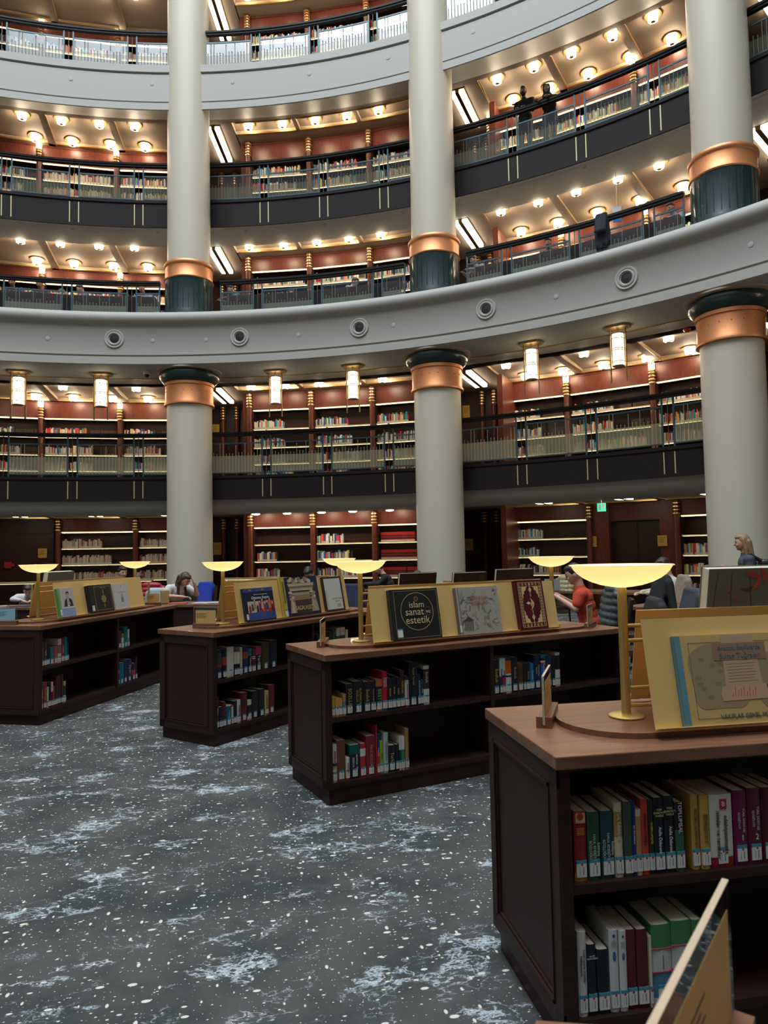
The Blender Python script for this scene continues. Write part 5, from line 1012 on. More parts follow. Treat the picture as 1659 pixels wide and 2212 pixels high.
for li, R, am, wd, bay, ci in RUNS:
    flz, zc, fb, sh, rm, rd_ = LV[li]
    if bay in (112.1,): continue
    for si, z in enumerate(sh):
        runs = []
        if (li, bay, ci) in fills:
            f_ = fills[(li, bay, ci)][si] if si < len(fills[(li, bay, ci)]) else None
            if f_: runs = [f_]
        elif li == 0: runs = [(0, 0.5, PAL)]
        elif li == 1:
            if si == 3: runs = [(0.0, wr.uniform(0.5, 0.62), PAL)] + ([(0.62, 0.98, DK_)] if bay in (89.6, 44.6) else [])
            elif si == 2: runs = [(0.0, wr.uniform(0.5, 0.75), PAL)] + ([(0.76, 0.98, DK_)] if bay in (89.6, 44.6) else [])
            else: runs = [(0.0, wr.uniform(0.55, 0.98), PAL)]
        else:
            runs = [(0.0, wr.uniform(0.72, 0.98), PAL if bay != 89.6 else wr.choice([PAL, PALE]))]
            if li == 2 and si == 3 and bay != 44.6: runs = [(0.0, 0.95, PAL)]
        nxt = (list(sh)+[fb])[si+1]-z
        for f0, f1, pal in runs:
            x = -wd/2+0.05+(wd-0.10)*f0; xe = -wd/2+0.05+(wd-0.10)*f1; j = 0
            while x < xe:
                w_ = 0.045 if pal is REDS else wr.choice((0.018, 0.024, 0.03, 0.036, 0.042)); h = min(nxt-0.06, 0.27 if pal is REDS else 0.22 if pal is DK_ else wr.choice((0.20, 0.22, 0.24, 0.26, 0.28)))
                c = wr.choice(pal); a_ = rad(am-90); ca, sa = cos(a_), sin(a_); P0 = pol(R, am); dy = 0.02
                if li == 0 and bay in (67.1, 44.6) and ci in (0, 1, 2) and si > 0 and counted < INDIV_MAX:
                    o, cp = wall_book(w_, h, c, 0)
                    if cp: o = dup(o)
                    o.location = (P0[0]+x*ca-dy*sa, P0[1]+x*sa+dy*ca, z+0.001); o.rotation_euler = (0, 0, a_); j += 1; counted += 1
                    tag(o, '%s book, %s from left, %s shelf of the wall bookcase %s' % (cname(c), nth(j), ('lowest', 'third', 'second', 'top')[si], ('by the left column', 'in the middle bay', 'holding red sets')[ci] if bay == 67.1 else ('left of the doorway', '', 'right of the doorway')[ci]), 'book', 'books in the ground floor wall bookcases')
                else:
                    for x0, x1, y0, y1, z0, z1, cc in ((x, x+w_-0.0012, dy, dy+0.14, z, z+h, c), (x+0.0008, x+w_-0.002, dy-0.0015, dy, z+0.010, z+0.055, (0.62, 0.60, 0.56) if pal is not DK_ else c)):
                        vs = [(P0[0]+px*ca-py*sa, P0[1]+px*sa+py*ca, pz) for pz in (z0, z1) for px, py in ((x0, y0), (x1, y0), (x1, y1), (x0, y1))]
                        stuff.add(vs, [(0, 1, 5, 4), (1, 2, 6, 5), (3, 0, 4, 7), (4, 5, 6, 7)], cc)
                    if pal is REDS:
                        for zz in (0.38, 0.62):
                            vs = [(P0[0]+px*ca-py*sa, P0[1]+px*sa+py*ca, pz) for pz in (z+h*(zz-0.07), z+h*(zz+0.07)) for px, py in ((x+0.002, dy-0.002), (x+w_-0.003, dy-0.002))]
                            stuff.add(vs, [(0, 1, 3, 2)], (0.02, 0.02, 0.015))
                x += w_+(0.0 if wr.random() < 0.97 else 0.03)
so = stuff.build('shelved_books', M['bk']); tag(so, 'rows of books of all colours on the wall bookcases of every gallery', 'books', None, 'stuff')
# ------------------------------------------------------------------ reading tables, desk lamps, chairs
def reading_table(R0, R1, a0, a1, label, z=0.78, panel=True):
    t = thing('reading_table', label, 'table', (0, 0, 0))
    b = MB(); b.arc(R0, R1, z-0.04, z, a0, a1); b.build('table_top', M['top'], t)
    if panel: b = MB(); b.arc(R0+0.03, R0+0.06, 0, z-0.04, a0+0.2, a1-0.2); b.build('front_panel', M['body'], t)
    for a in (a0+0.4, a1-0.4):
        b = MB(); b.arc(R0+0.06, R1-0.05, 0, z-0.04, a-0.15, a+0.15, 2); b.build('leg', M['body'], t)
    return t
reading_table(10.40, 11.25, 58.0, 76.0, 'curved reading table where the woman in white is writing')
reading_table(10.40, 11.25, 80.5, 97.5, 'curved reading table at the left edge, cluttered with papers')
reading_table(9.35, 10.0, 35.0, 52.0, 'curved reading table behind the dark book backs, by the man in red')
reading_table(14.2, 15.0, 60.0, 69.0, 'reading table where the woman in black works, near the wall bookcases', panel=False)
reading_table(14.6, 15.4, 38.0, 50.0, 'far reading table with a laptop beyond the man in red', panel=False)
reading_table(11.6, 12.4, 22.0, 33.5, 'reading table behind the coats at the right side', panel=False)
M['deskled'] = emis('desk_strip_lit', (1, 0.85, 0.6), 0.9)
def desk_lamp(R, a, L, label, z=0.78, h=0.42, tilt=0):
    t = thing('desk_lamp', label, 'lamp', pol(R, a, z), rad(a-90+tilt), 'gold bar lamps on the reading tables')
    for x in (-L*0.42, L*0.42):
        b = MB(); b.box(x-0.014, x+0.014, -0.014, 0.014, 0, h-0.03); b.build('post', M['goldrod'], t)
    b = MB(); b.box(-L/2, L/2, -0.07, 0.07, h-0.03, h); b.build('lamp_bar', M['goldrod'], t)
    b = MB(); b.box(-L/2+0.03, L/2-0.03, -0.05, 0.05, h-0.038, h-0.03); b.build('light_strip', M['deskled'], t)
for R, a, L, lb in ((10.9, 91.5, 0.9, 'gold bar desk lamp at the left edge of the photo'), (10.7, 86.5, 0.8, 'gold bar desk lamp behind the leftmost bowl lamp'), (10.85, 76.0, 0.75, 'gold bar desk lamp above the portrait book stand'), (10.9, 65.3, 0.75, 'gold bar desk lamp right of the second bowl lamp, left one'), (10.9, 61.8, 0.75, 'gold bar desk lamp over the yellow-spined ruin book'), (11.0, 58.6, 0.75, 'gold bar desk lamp behind the pale atlas'), (9.8, 41.5, 0.45, 'short gold desk lamp right of the brown book backs')):
    desk_lamp(R, a, L, lb)
def chair():
    t = thing('reading_chair', 'x', 'chair')
    b = MB(); b.box(-0.23, 0.23, -0.22, 0.24, 0.42, 0.48); b.build('seat', mat('chair_leather', (0.05, 0.02, 0.015), 0.5), t)
    b = MB(); n = 8
    for i in range(n):
        x0, x1 = -0.23+0.46*i/n, -0.23+0.46*(i+1)/n; y0 = -0.24-0.03*cos((x0)*6); y1 = -0.24-0.03*cos(x1*6)
        vs = [(x0, y0, 0.50), (x1, y1, 0.50), (x1, y1+0.03, 0.50), (x0, y0+0.03, 0.50), (x0, y0-0.10, 1.00), (x1, y1-0.10, 1.00), (x1, y1-0.07, 1.00), (x0, y0-0.07, 1.00)]
        b.add(vs, [(0, 3, 2, 1), (4, 5, 6, 7), (0, 1, 5, 4), (1, 2, 6, 5), (2, 3, 7, 6), (3, 0, 4, 7)])
    b.build('backrest', M['body'], t)
    for x in (-0.2, 0.2):
        for y in (-0.20, 0.21): b = MB(); b.cyl((x, y, 0.42), (x*1.08, y*1.1, 0), 0.02, 0.015, 8); b.build('leg', M['body'], t)
    return t
ch0 = chair(); chf = [True]
def put_chair(x, y, face, label):
    o = ch0 if chf[0] else dup(ch0); chf[0] = False
    o.location = (x, y, 0); o.rotation_euler = (0, 0, rad(face-90)); o['label'] = label; o['group'] = 'dark reading chairs'
    return o
# ------------------------------------------------------------------ people
def rem(o, vox, sm=4):
    m = o.modifiers.new('r', 'REMESH'); m.mode = 'VOXEL'; m.voxel_size = vox; m.use_smooth_shade = True
    s = o.modifiers.new('s', 'SMOOTH'); s.factor = 0.5; s.iterations = sm
def hand(b, w_, d, nrm, side, curl=0.5, r=0.0075):
    """wrist point, forearm direction, palm normal (towards what it touches), side +1 thumb along d x n"""
    d = Vector(d).normalized(); n = Vector(nrm); n = (n-d*n.dot(d)).normalized(); s_ = d.cross(n)*side; w_ = Vector(w_)
    for q in (-0.028, -0.010, 0.010, 0.028): b.cap(w_+d*0.02+s_*q*0.6, w_+d*0.085+s_*q, 0.012, 0.011, 8)
    for q, L in ((-0.030, 0.058), (-0.010, 0.075), (0.011, 0.082), (0.031, 0.072)):
        k = w_+d*0.09+s_*q; m1 = k+(d*cos(curl*0.6)+n*sin(curl*0.6))*L*0.5; m2 = m1+(d*cos(curl*1.5)+n*sin(curl*1.5))*L*0.3; m3 = m2+(d*cos(curl*2.1)+n*sin(curl*2.1))*L*0.25
        b.cap(k, m1, r*1.15, r, 7); b.cap(m1, m2, r, r*0.92, 7); b.cap(m2, m3, r*0.92, r*0.8, 7)
    t0 = w_+d*0.03+s_*0.026; t1 = t0+(d*0.6+s_*0.75+n*0.2).normalized()*0.042; t2 = t1+(d*0.85+s_*0.2+n*0.35).normalized()*0.032
    b.cap(t0, t1, r*1.5, r*1.15, 7); b.cap(t1, t2, r*1.1, r*0.9, 7)
def person(label, x, y, z, face, J, shirt, hairm, hair='short', trouser=(0.02, 0.022, 0.03), skin=None, vox=0.011, sleeves='long', beard=False, group=None, pink=None, legs=True, extras=None, sc=1.0):
    """J: joints in local coordinates, +y forward, z up from the given z. keys P C N head(pos) hp(pitch deg) hy(yaw deg), L/R: S E W, hips H K A"""
    t = thing('person', label, 'person', (x, y, z), rad(face-90), group); t.scale = (sc, sc, sc); V = Vector
    P, C, N, Hd = V(J['P']), V(J['C']), V(J['N']), V(J['head']); R = Matrix.Rotation(rad(J.get('hy', 0)), 3, 'Z') @ Matrix.Rotation(rad(J.get('hp', 0)), 3, 'X')
    sm = skin or M['skin']; b = MB()
    b.ball(Hd, (0.076, 0.094, 0.108), 16, M3=R); b.ball(Hd+R @ V((0, 0.022, -0.052)), (0.056, 0.066, 0.062), 14, M3=R); b.ball(Hd+R @ V((0, 0.066, -0.082)), (0.026, 0.022, 0.022), 8)
    b.cap(Hd+R @ V((0, 0.088, 0.012)), Hd+R @ V((0, 0.108, -0.022)), 0.009, 0.0145, 8)
    for s_ in (-1, 1): b.ball(Hd+R @ V((s_*0.078, -0.006, -0.012)), (0.012, 0.022, 0.032), 8, M3=R); b.ball(Hd+R @ V((s_*0.034, 0.074, -0.028)), (0.022, 0.018, 0.02), 8)
    b.cap(N, Hd+R @ V((0, -0.015, -0.06)), 0.056, 0.050, 12)
    for u in (0.0, 0.35, 0.7, 1.0):
        q = P.lerp(C, u); r_ = (0.155, 0.105, 0.10) if u < 0.3 else (0.135, 0.095, 0.11) if u < 0.6 else (0.165, 0.105, 0.12); b.ball(q, r_, 14)
    b.cap(C, N, 0.10, 0.058, 12)
    for sd in ('L', 'R'):
        S_, E_, W_ = V(J['S'+sd]), V(J['E'+sd]), V(J['W'+sd]); b.cap(C+V((0, 0, 0.03)), S_, 0.07, 0.056); b.cap(S_, E_, 0.048, 0.038); b.cap(E_, W_, 0.038, 0.026)
        hand(b, W_, J.get('HD'+sd, W_-E_), J.get('HN'+sd, (0, 0, -1)), J.get('th'+sd, 1 if sd == 'R' else -1), J.get('cu'+sd, 0.5))
        if legs:
            H_, K_, A_ = V(J['H'+sd]), V(J['K'+sd]), V(J['A'+sd]); b.cap(H_, K_, 0.082, 0.055); b.cap(K_, A_, 0.052, 0.036); b.cap(A_, A_+V((0, 0.14, -0.05)), 0.036, 0.03)
    rem(b.build('body', sm, t), vox, 3)
    b = MB()     # shirt
    for u in (0.0, 0.25, 0.5, 0.75, 1.0):
        q = P.lerp(C, u); b.ball(q, (0.172, 0.122, 0.12) if u < 0.3 else (0.155, 0.115, 0.12) if u < 0.6 else (0.182, 0.122, 0.128), 14)
    b.cap(C, N-V((0, 0, 0.02)), 0.115, 0.070, 12)
    for sd in ('L', 'R'):
        S_, E_, W_ = V(J['S'+sd]), V(J['E'+sd]), V(J['W'+sd]); b.cap(C+V((0, 0, 0.03)), S_, 0.085, 0.070)
        if sleeves == 'long': b.cap(S_, E_, 0.064, 0.052); b.cap(E_, E_.lerp(W_, 0.95), 0.052, 0.038)
        else: b.cap(S_, S_.lerp(E_, 0.62 if sleeves == 'short' else 0.4), 0.068, 0.064)
    o = b.build('shirt', cmat(shirt, 0.85, 'cloth'), t); rem(o, vox, 5)
    if legs:
        b = MB(); b.ball(P, (0.172, 0.125, 0.12), 14)
        for sd in ('L', 'R'):
            H_, K_, A_ = V(J['H'+sd]), V(J['K'+sd]), V(J['A'+sd]); b.cap(P, H_, 0.11, 0.10); b.cap(H_, K_, 0.10, 0.070); b.cap(K_, A_, 0.068, 0.055)
        rem(b.build('trousers', cmat(trouser, 0.85, 'cloth'), t), vox, 3)
        for sd in ('L', 'R'):
            A_ = V(J['A'+sd]); b = MB(); b.cap(A_+V((0, -0.03, -0.045)), A_+V((0, 0.17, -0.055)), 0.045, 0.036); b.build('shoe', M['black'], t, True)
    # face
    b = MB()
    for s_ in (-1, 1): b.ball(Hd+R @ V((s_*0.030, 0.083, 0.006)), (0.011, 0.007, 0.006), 8, M3=R)
    b.build('eyes', M['eye'], t)
    b = MB()
    for s_ in (-1, 1): b.cap(Hd+R @ V((s_*0.016, 0.092, 0.027)), Hd+R @ V((s_*0.046, 0.080, 0.028)), 0.005, 0.004, 6)
    b.build('eyebrows', hairm, t)
    b = MB(); b.cap(Hd+R @ V((-0.018, 0.084, -0.050)), Hd+R @ V((0.018, 0.084, -0.050)), 0.006, 0.006, 6); b.build('mouth', M['lip'], t)
    if beard:
        b = MB(); b.ball(Hd+R @ V((0, 0.030, -0.072)), (0.060, 0.066, 0.056), 12, M3=R); b.cap(Hd+R @ V((-0.025, 0.088, -0.036)), Hd+R @ V((0.025, 0.088, -0.036)), 0.008, 0.008, 6)
        for s_ in (-1, 1): b.cap(Hd+R @ V((s_*0.068, 0.02, 0.0)), Hd+R @ V((s_*0.050, 0.045, -0.06)), 0.016, 0.022, 8)
        rem(b.build('beard', hairm, t), 0.008, 1)
    b = MB()
    if hair in ('short', 'long'):
        b.ball(Hd+R @ V((0, -0.020, 0.026)), (0.086, 0.092, 0.100), 16, M3=R); b.ball(Hd+R @ V((0, 0.022, 0.078)), (0.066, 0.068, 0.038), 12, M3=R)
        for s_ in (-1, 1): b.cap(Hd+R @ V((s_*0.072, -0.01, 0.05)), Hd+R @ V((s_*0.076, 0.004, 0.0)), 0.018, 0.010, 8)
    if hair == 'long':
        hl = J.get('hl', 0.34)
        for s_ in (-1, 1):
            p0 = Hd+R @ V((s_*0.070, -0.010, 0.03)); p1 = Hd+R @ V((s_*0.080, -0.02, -0.09)); p2 = V(J.get('ht', (0, 0, 0)))+V((s_*0.085, Hd.y-0.06, Hd.z-hl)); b.cap(p0, p1, 0.026, 0.030, 10); b.cap(p1, p2, 0.030, 0.020, 10)
        for q in (-0.05, 0, 0.05):
            p0 = Hd+R @ V((q, -0.075, 0.0)); p1 = V((q*1.3, min(N.y, Hd.y)-0.10, Hd.z-hl)); b.cap(p0, p1, 0.045, 0.026, 10)
    if hair == 'hijab':
        b.ball(Hd+R @ V((0, -0.022, 0.012)), (0.096, 0.098, 0.122), 16, M3=R); b.cap(Hd+R @ V((0, -0.02, -0.05)), N+V((0, 0.01, -0.02)), 0.088, 0.10, 14); b.ball(N+V((0, 0.03, -0.03)), (0.13, 0.11, 0.06), 12)
        for s_ in (-1, 1): b.cap(Hd+R @ V((s_*0.070, 0.02, 0.06)), Hd+R @ V((s_*0.055, 0.04, -0.08)), 0.024, 0.028, 8)
        b.cap(Hd+R @ V((-0.055, 0.04, 0.085)), Hd+R @ V((0.055, 0.04, 0.085)), 0.022, 0.022, 8)
    if hair == 'bun': b.ball(Hd+R @ V((0, -0.020, 0.026)), (0.086, 0.092, 0.100), 16, M3=R); b.ball(Hd+R @ V((0, -0.10, 0.07)), 0.04, 10)
    if b.v: rem(b.build('headscarf' if hair == 'hijab' else 'hair', pink or hairm, t), max(0.009, vox*0.8), 2)
    if extras: extras(t, J)
    return t
def seated(lean=20, reach=0.42, hz=0.80, drop=0.0, **k):
    l = rad(lean); P = Vector((0, 0, 0.55)); C = P+Vector((0, sin(l)*0.40, cos(l)*0.40)); N = C+Vector((0, sin(l)*0.15, cos(l)*0.13)); h = N+Vector((0, 0.05+0.10*sin(l), 0.13*cos(l)+0.03-drop))
    J = dict(P=P, C=C, N=N, head=h, hp=k.get('hp', -lean), hy=k.get('hy', 0))
    for sd, s_ in (('L', -1), ('R', 1)):
        J['S'+sd] = C+Vector((s_*0.185, 0.02, 0.05)); J['E'+sd] = Vector((s_*0.26, C.y+0.14, hz+0.04)); J['W'+sd] = Vector((s_*0.12, C.y+reach, hz+0.03))
        J['H'+sd] = P+Vector((s_*0.09, 0.03, -0.02)); J['K'+sd] = Vector((s_*0.11, 0.46, 0.52)); J['A'+sd] = Vector((s_*0.11, 0.46, 0.09))
    J.update(k.get('J', {})); return J
def standing(lean=0, **k):
    l = rad(lean); P = Vector((0, 0, 0.95)); C = P+Vector((0, sin(l)*0.40, cos(l)*0.40)); N = C+Vector((0, sin(l)*0.15, cos(l)*0.13)); h = N+Vector((0, 0.03+0.08*sin(l), 0.16))
    J = dict(P=P, C=C, N=N, head=h, hp=k.get('hp', 0), hy=k.get('hy', 0))
    for sd, s_ in (('L', -1), ('R', 1)):
        J['S'+sd] = C+Vector((s_*0.19, 0, 0.05)); J['E'+sd] = C+Vector((s_*0.24, 0.0, -0.24)); J['W'+sd] = C+Vector((s_*0.25, 0.06, -0.49))
        J['H'+sd] = P+Vector((s_*0.09, 0, -0.02)); J['K'+sd] = Vector((s_*0.10, 0.03, 0.50)); J['A'+sd] = Vector((s_*0.10, 0, 0.09))
    J.update(k.get('J', {})); return J
V = Vector
# woman in white, writing, head propped on her hand (faces right and towards us)
Jw = seated(30, 0.30, 0.80, 0.05, hp=-48, hy=0)
Jw['head'] = Jw['N']+V((0.0, 0.11, 0.08)); Jw['EL'] = V((-0.20, Jw['C'].y+0.26, 0.82)); Jw['WL'] = V((-0.10, Jw['C'].y+0.30, 1.03)); Jw['HDL'] = (0.35, -0.3, 1); Jw['HNL'] = (0.6, -0.8, 0)
Jw['ER'] = V((0.26, Jw['C'].y+0.02, 0.83)); Jw['WR'] = V((0.10, Jw['C'].y+0.26, 0.81)); Jw['cuR'] = 0.9; Jw['hl'] = 0.26; Jw['hy'] = 12; Jw['hp'] = -38
def pen(t, J):
    b = MB(); w_ = V(J['WR'])+V((-0.03, 0.10, -0.01)); b.cyl(w_, w_+V((0.03, -0.04, 0.13)), 0.004, n=6); b.build('pen', M['black'], t)
person('woman in white with long dark hair, writing with her head on her hand', 3.24, 10.84, 0, -45, Jw, (0.62, 0.62, 0.60), M['hairbr'], 'long', trouser=(0.05, 0.05, 0.06), vox=0.009, sleeves='short', extras=pen, sc=1.08)
# man in red shirt, faces left
Jr = seated(12, 0.36, 0.98, hp=-22); Jr['P'] = V((0, 0, 0.58))
for sd, s_ in (('L', -1), ('R', 1)): Jr['E'+sd] = V((s_*0.22, Jr['C'].y+0.08, 0.84)); Jr['W'+sd] = V((s_*0.12, Jr['C'].y+0.30, 0.98)); Jr['head'] = Jr['N']+V((0, 0.06, 0.150))
person('young man in an orange-red shirt sitting in profile, facing left', 8.55, 5.22, 0, 152, Jr, (0.50, 0.055, 0.02), M['hairdk'], 'short', trouser=(0.03, 0.04, 0.07), vox=0.009, sleeves='short', sc=1.06)
# couple on the third gallery
Jm = standing(6, hp=-8, hy=10)
for sd, s_ in (('L', -1), ('R', 1)): Jm['E'+sd] = Jm['C']+V((s_*0.22, 0.08, -0.24)); Jm['W'+sd] = V((s_*0.12, 0.30, 1.10))
person('bearded man in a black hoodie leaning on the upper gallery railing', *pol(17.42, 48.75)[:2], 11.13, 48.75+180, Jm, (0.012, 0.014, 0.016), M['hairdk'], 'short', beard=True, vox=0.012, skin=mat('tan_skin', (0.36, 0.20, 0.14), 0.5), sc=1.03)
Jf = standing(28, hp=-2, hy=14)
Jf['P'] = V((0, -0.12, 0.92)); Jf['C'] = V((0, 0.06, 1.24)); Jf['N'] = V((0, 0.13, 1.36)); Jf['head'] = V((0, 0.19, 1.48))
for sd, s_ in (('L', -1), ('R', 1)): Jf['S'+sd] = Jf['C']+V((s_*0.17, 0, 0.05)); Jf['E'+sd] = V((s_*0.30, 0.28, 1.12)); Jf['W'+sd] = V((s_*0.16, 0.50, 1.09))
person('woman in a dark headscarf leaning with both forearms on the railing', *pol(17.42, 46.75)[:2], 11.13, 46.75+180, Jf, (0.025, 0.020, 0.018), M['hairdk'], 'hijab', pink=cmat((0.025, 0.045, 0.045), 0.8, 'scarf'), vox=0.012)
# walking woman with backpack
Jk = standing(6, hp=-6); Jk['hl'] = 0.36; Jk['KL'] = V((-0.10, 0.16, 0.50)); Jk['AL'] = V((-0.10, 0.30, 0.10)); Jk['AR'] = V((0.10, -0.28, 0.14)); Jk['KR'] = V((0.10, -0.06, 0.49))
def pack(t, J):
    b = MB(); b.box(-0.14, 0.14, -0.24, -0.10, 0.98, 1.40); o = b.build('backpack', M['black'], t); bv = o.modifiers.new('b', 'BEVEL'); bv.width = 0.05; bv.segments = 3
    for s_ in (-1, 1): b = MB(); b.cap((s_*0.10, -0.12, 1.38), (s_*0.11, 0.02, 1.47), 0.02, 0.02, 8); b.cap((s_*0.11, 0.02, 1.47), (s_*0.13, 0.13, 1.30), 0.02, 0.02, 8); b.build('strap', M['black'], t)
person('blond woman with a backpack walking past the rightmost column', 11.50, 6.10, 0, 150, Jk, (0.045, 0.065, 0.085), M['hairbl'], 'long', trouser=(0.03, 0.035, 0.05), vox=0.010, extras=pack)
person('person in a dusty pink headscarf seated below the walking woman', 12.10, 7.0, 0, 150, seated(20, 0.35, 0.8, 0.03), (0.25, 0.12, 0.13), M['hairdk'], 'hijab', pink=cmat((0.38, 0.17, 0.18), 0.8, 'scarf'), vox=0.013)
Jp = seated(14, 0.40, 0.80, 0.0, hp=-30)
person('man in a plaid shirt reading in the right background', 11.14, 7.25, 0, 165, Jp, (0.50, 0.45, 0.36), M['hairdk'], 'short', vox=0.012, sc=1.07)
person('woman in black working at a far table in profile', 7.94, 13.0, 0, 160, seated(26, 0.5, 0.8, 0.02, hp=-34), (0.012, 0.012, 0.014), M['hairbr'], 'bun', vox=0.014, sc=1.06)
person('dark-haired reader with an earbud bending over, white shirt', 6.03, 11.3, 0, 235, seated(30, 0.35, 0.8, 0.04, hp=-50), (0.55, 0.55, 0.55), M['hairdk'], 'short', vox=0.013, sc=1.10)
person('brown-haired reader seen from behind the yellow-spined ruin book', 5.10, 9.03, 0, 60, seated(28, 0.35, 0.8, 0.08, hp=-35), (0.30, 0.30, 0.31), M['hairbr'], 'short', vox=0.014)
person('reader in a grey top bending low left of the ruin book', 5.45, 12.0, 0, 240, seated(38, 0.30, 0.8, 0.1, hp=-40), (0.22, 0.23, 0.25), M['hairdk'], 'short', vox=0.015)
person('reader in a green top lying low over the table behind the desk lamps', 4.35, 8.80, 0, 60, seated(50, 0.25, 0.8, 0.12, hp=-40), (0.01, 0.12, 0.07), M['hairdk'], 'short', vox=0.015)
person('reader in black bending over behind the pale atlas', 5.85, 9.5, 0, 60, seated(42, 0.3, 0.8, 0.06, hp=-50), (0.02, 0.022, 0.028), M['hairdk'], 'short', vox=0.015)
person('black-haired reader hidden behind the leftmost brown book back', 7.28, 8.80, 0, 60, seated(22, 0.35, 0.8, 0.04, hp=-30), (0.012, 0.013, 0.015), M['hairdk'], 'short', vox=0.015)
person('young dark-haired man between the two left bowl lamps', 2.27, 12.45, 0, 262, seated(14, 0.40, 0.8, -0.02, hp=-10, hy=40), (0.5, 0.5, 0.5), M['hairdk'], 'short', vox=0.012, sc=1.04)
person('reader with light brown hair beside the young dark-haired man', 2.62, 12.5, 0, 255, seated(24, 0.35, 0.8, 0.02, hp=-30, hy=20), (0.5, 0.48, 0.45), M['hairbr'], 'short', vox=0.014)
person('reader in a black cap with ears behind the medallion book', 2.25, 9.2, 0, 85, seated(26, 0.35, 0.8, 0.03, hp=-25), (0.012, 0.012, 0.013), M['hairdk'], 'bun', vox=0.014)
person('person in white leaning over the cluttered table at the left edge', 0.62, 12.0, 0, 280, seated(44, 0.30, 0.82, 0.03, hp=-40), (0.55, 0.55, 0.56), M['hairdk'], 'short', vox=0.013)
for a, face, c, hm, lb in ((93.9, 270, (0.012, 0.013, 0.018), 'hairdk', 'black-clad reader behind the ring railing at the left edge'), (91.7, 268, (0.015, 0.015, 0.02), 'hairdk', 'reader in dark clothes second from the left behind the ring railing'), (90.6, 80, (0.16, 0.15, 0.15), 'hairbr', 'reader in grey third from the left behind the ring railing'),
        (87.6, 200, (0.10, 0.13, 0.17), 'hairdk', 'hunched reader in blue-grey behind the ring railing'), (82.9, 250, (0.20, 0.21, 0.21), 'hairbl', 'reader in grey stripes beside the left upper column'), (74.4, 200, (0.02, 0.12, 0.12), 'hairdk', 'reader in teal right of the left upper column'),
        (69.9, 80, (0.30, 0.32, 0.33), 'hairdk', 'reader in pale grey seen from behind over the ring railing'), (65.0, 330, (0.28, 0.33, 0.36), 'hairdk', 'reader in light blue bending to the right behind the ring railing'), (52.6, 200, (0.22, 0.20, 0.19), 'hairdk', 'reader in grey right of the middle upper column'),
        (46.9, 230, (0.015, 0.015, 0.018), 'hairdk', 'reader in black in the middle of the right ring railing'), (37.3, 200, (0.22, 0.25, 0.28), 'hairbr', 'reader in grey near the right upper column')):
    person(lb, *pol(17.35, a)[:2], 7.62, face, seated(24, 0.4, 0.8, 0.02, hp=-30), c, M[hm], 'short', vox=0.018, group='readers on the second gallery', legs=False)
# low tables on the ring gallery
for c in (89.6, 67.1, 44.6):
    t = thing('reading_table', 'dark reading table behind the ring railing, '+bayname[c], 'table', (0, 0, 7.63), 0, 'reading tables of the second gallery')
    b = MB(); b.arc(16.62, 17.12, 0.72, 0.76, c-8, c+8); b.build('table_top', M['body'], t); b = MB(); b.arc(16.62, 16.66, 0.0, 0.72, c-8, c+8); b.build('front_panel', M['body'], t)
# chairs and coats
def coat(label, x, y, face, col, h=1.02, wd=0.24, puff=False, z=0.0, cat='jacket'):
    t = thing('draped_coat' if not puff else 'puffer_jacket', label, cat, (x, y, z), rad(face-90), None); b = MB()
    if puff:
        for i in range(8):
            zz = h-0.07-0.085*i; b.ball((0, -0.31+0.015*i, zz), (wd*(0.85+0.035*i), 0.085+0.004*i, 0.072), 16); b.ball((0, -0.31+0.015*i, zz-0.04), (wd*(0.80+0.035*i), 0.07, 0.06), 12)
        for s_ in (-1, 1):
            for i in range(5): b.ball((s_*(wd*0.93), -0.30+0.015*i, h-0.14-0.09*i), (0.070, 0.075, 0.068), 12)
    else:
        b.cap((-wd*0.8, -0.33, h-0.03), (wd*0.8, -0.33, h-0.03), 0.055, 0.055, 12)
        for i in range(9):
            q = -1+2*i/8; b.cap((q*wd*0.85, -0.35, h-0.05), (q*wd*1.15, -0.37+0.03*(i % 2), h-0.62-0.05*(i % 3)), 0.045, 0.038+0.012*(i % 2), 9); b.cap((q*wd*0.85, -0.31, h-0.05), (q*wd, -0.22+0.02*(i % 2), h-0.40), 0.04, 0.034, 8)
        for s_ in (-1, 1): b.cap((s_*wd*1.0, -0.34, h-0.08), (s_*wd*1.35, -0.38, h-0.58), 0.055, 0.042, 10)
    o = b.build('fabric', cmat(col, 0.85 if not puff else 0.45, 'cloth'), t); rem(o, 0.014 if not puff else 0.012, 3); return t
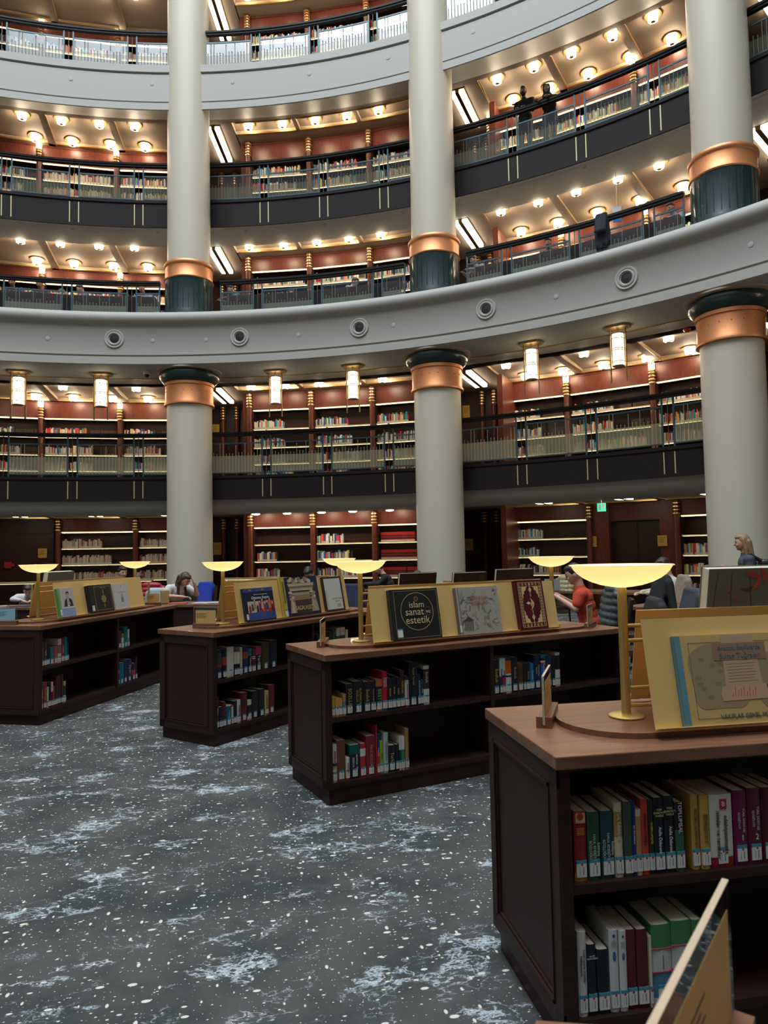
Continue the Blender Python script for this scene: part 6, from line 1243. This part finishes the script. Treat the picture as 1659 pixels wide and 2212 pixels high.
for x, y, f, lc, cc, args in ((8.62, 5.10, 152, 'chair of the man in the orange-red shirt', None, None),
        (3.00, 11.10, 262, 'chair left of the writing woman, under a pale denim jacket', 'pale blue denim jacket draped on a chair left of the writing woman', ((0.42, 0.48, 0.50), 0.98, 0.24, False)),
        (2.76, 11.65, 262, 'chair under the red puffer jacket', 'shiny red puffer jacket hanging on a chair back', ((0.33, 0.006, 0.015), 1.10, 0.26, True)),
        (3.75, 11.46, 250, 'chair right of the writing woman, under a blue jacket', 'bright blue jacket hanging on a chair right of the writing woman', ((0.01, 0.035, 0.33), 1.06, 0.13, False)),
        (9.0, 6.1, 165, 'chair under the grey-green puffer coat', 'grey-green puffer coat on a chair behind the man in red', ((0.045, 0.058, 0.058), 1.12, 0.28, True)),
        (8.66, 4.66, 160, 'chair under the low black jacket', 'black jacket draped over a chair below the large bowl lamp', ((0.018, 0.018, 0.020), 1.02, 0.27, False)),
        (9.55, 5.85, 160, 'chair under the tall black coat', 'tall black coat on a chair before the man in plaid', ((0.010, 0.010, 0.011), 1.22, 0.30, False)),
        (10.6, 6.9, 160, 'chair under the beige coat', 'beige coat on a chair left of the rightmost column', ((0.26, 0.20, 0.14), 1.16, 0.20, False)),
        (9.5, 5.15, 160, 'chair under the dark grey jacket', 'dark grey jacket on a chair left of the floral book', ((0.045, 0.050, 0.060), 1.08, 0.28, False)),
        (6.14, 9.08, 235, 'chair under the navy and red coat', 'navy coat with dark red trim hanging right of the pale atlas', ((0.014, 0.018, 0.045), 1.05, 0.20, False)),
        (10.5, 10.3, 200, 'chair under the olive fur coat', 'pale olive coat on a far chair behind the right bowl lamp', ((0.36, 0.32, 0.18), 1.08, 0.2, True))):
    put_chair(x, y, f, lc)
    if cc: coat(cc, x, y, f, *args)
coat('black jacket hung over the handrail of the second gallery', *pol(16.3+0.33, 41.75)[:2], 41.75+180, (0.008, 0.009, 0.014), h=1.06, wd=0.10, z=7.65).location = (*pol(15.92, 41.75)[:2], 7.66)
# things on the tables
def box_thing(name, label, cat, loc, rz, size, col, part='body', rough=0.5):
    t = thing(name, label, cat, loc, rz); b = MB(); b.box(-size[0]/2, size[0]/2, -size[1]/2, size[1]/2, 0, size[2]); o = b.build(part, cmat(col, rough), t); bv = o.modifiers.new('b', 'BEVEL'); bv.width = min(size)*0.15; bv.segments = 2; return t
for i, (R, a, sx, sy, c, lb) in enumerate(((10.75, 69.0, 0.30, 0.22, (0.6, 0.6, 0.6), 'open white papers under the writing hand'), (10.7, 71.2, 0.30, 0.21, (0.5, 0.12, 0.08), 'red folder left of the writing hand'), (10.72, 67.0, 0.42, 0.25, (0.42, 0.46, 0.52), 'grey-blue notebook right of the writing hand'),
        (10.75, 65.2, 0.34, 0.22, (0.62, 0.62, 0.6), 'stack of white paper near the left column foot'), (10.8, 88.0, 0.34, 0.24, (0.6, 0.6, 0.6), 'white papers on the left cluttered table'), (10.7, 90.5, 0.30, 0.24, (0.28, 0.2, 0.14), 'brown notebook on the left cluttered table'), (10.8, 93.0, 0.3, 0.24, (0.6, 0.6, 0.62), 'pale sheets at the left edge table'), (10.7, 85.6, 0.34, 0.24, (0.04, 0.05, 0.08), 'dark closed notebook on the left cluttered table'))):
    o = box_thing('notebook', lb, 'paper', pol(R, a, 0.781), rad(a-90+11*(i % 3)), (sx, sy, 0.008+0.006*(i % 3)), c, 'pages')
box_thing('tissue_box', 'tan and white box left of the writing woman', 'box', pol(10.62, 72.3, 0.781), rad(10), (0.14, 0.12, 0.24), (0.42, 0.25, 0.10), 'carton')
box_thing('carton', 'pale patterned carton right of the writing woman', 'box', pol(10.55, 64.2, 0.781), rad(-20), (0.15, 0.12, 0.26), (0.45, 0.40, 0.34), 'carton')
t = thing('laptop', 'open silver laptop on the far table beyond the man in red', 'laptop', pol(14.75, 44.4, 0.781), rad(130))
b = MB(); b.box(-0.16, 0.16, -0.11, 0.11, 0, 0.015); b.build('keyboard_base', M['silver'], t); b = MB(); b.box(-0.16, 0.16, 0.11, 0.12, 0.01, 0.23); b.build('screen', M['silver'], t)
box_thing('pouch', 'dark red pouch on the far table left of the man in red', 'bag', pol(14.8, 45.6, 0.781), rad(30), (0.26, 0.14, 0.10), (0.13, 0.01, 0.02), 'fabric')
box_thing('tablet', 'pale open book held by the man in red', 'book', (8.22, 5.55, 1.02), rad(60), (0.26, 0.18, 0.012), (0.5, 0.5, 0.5), 'pages')
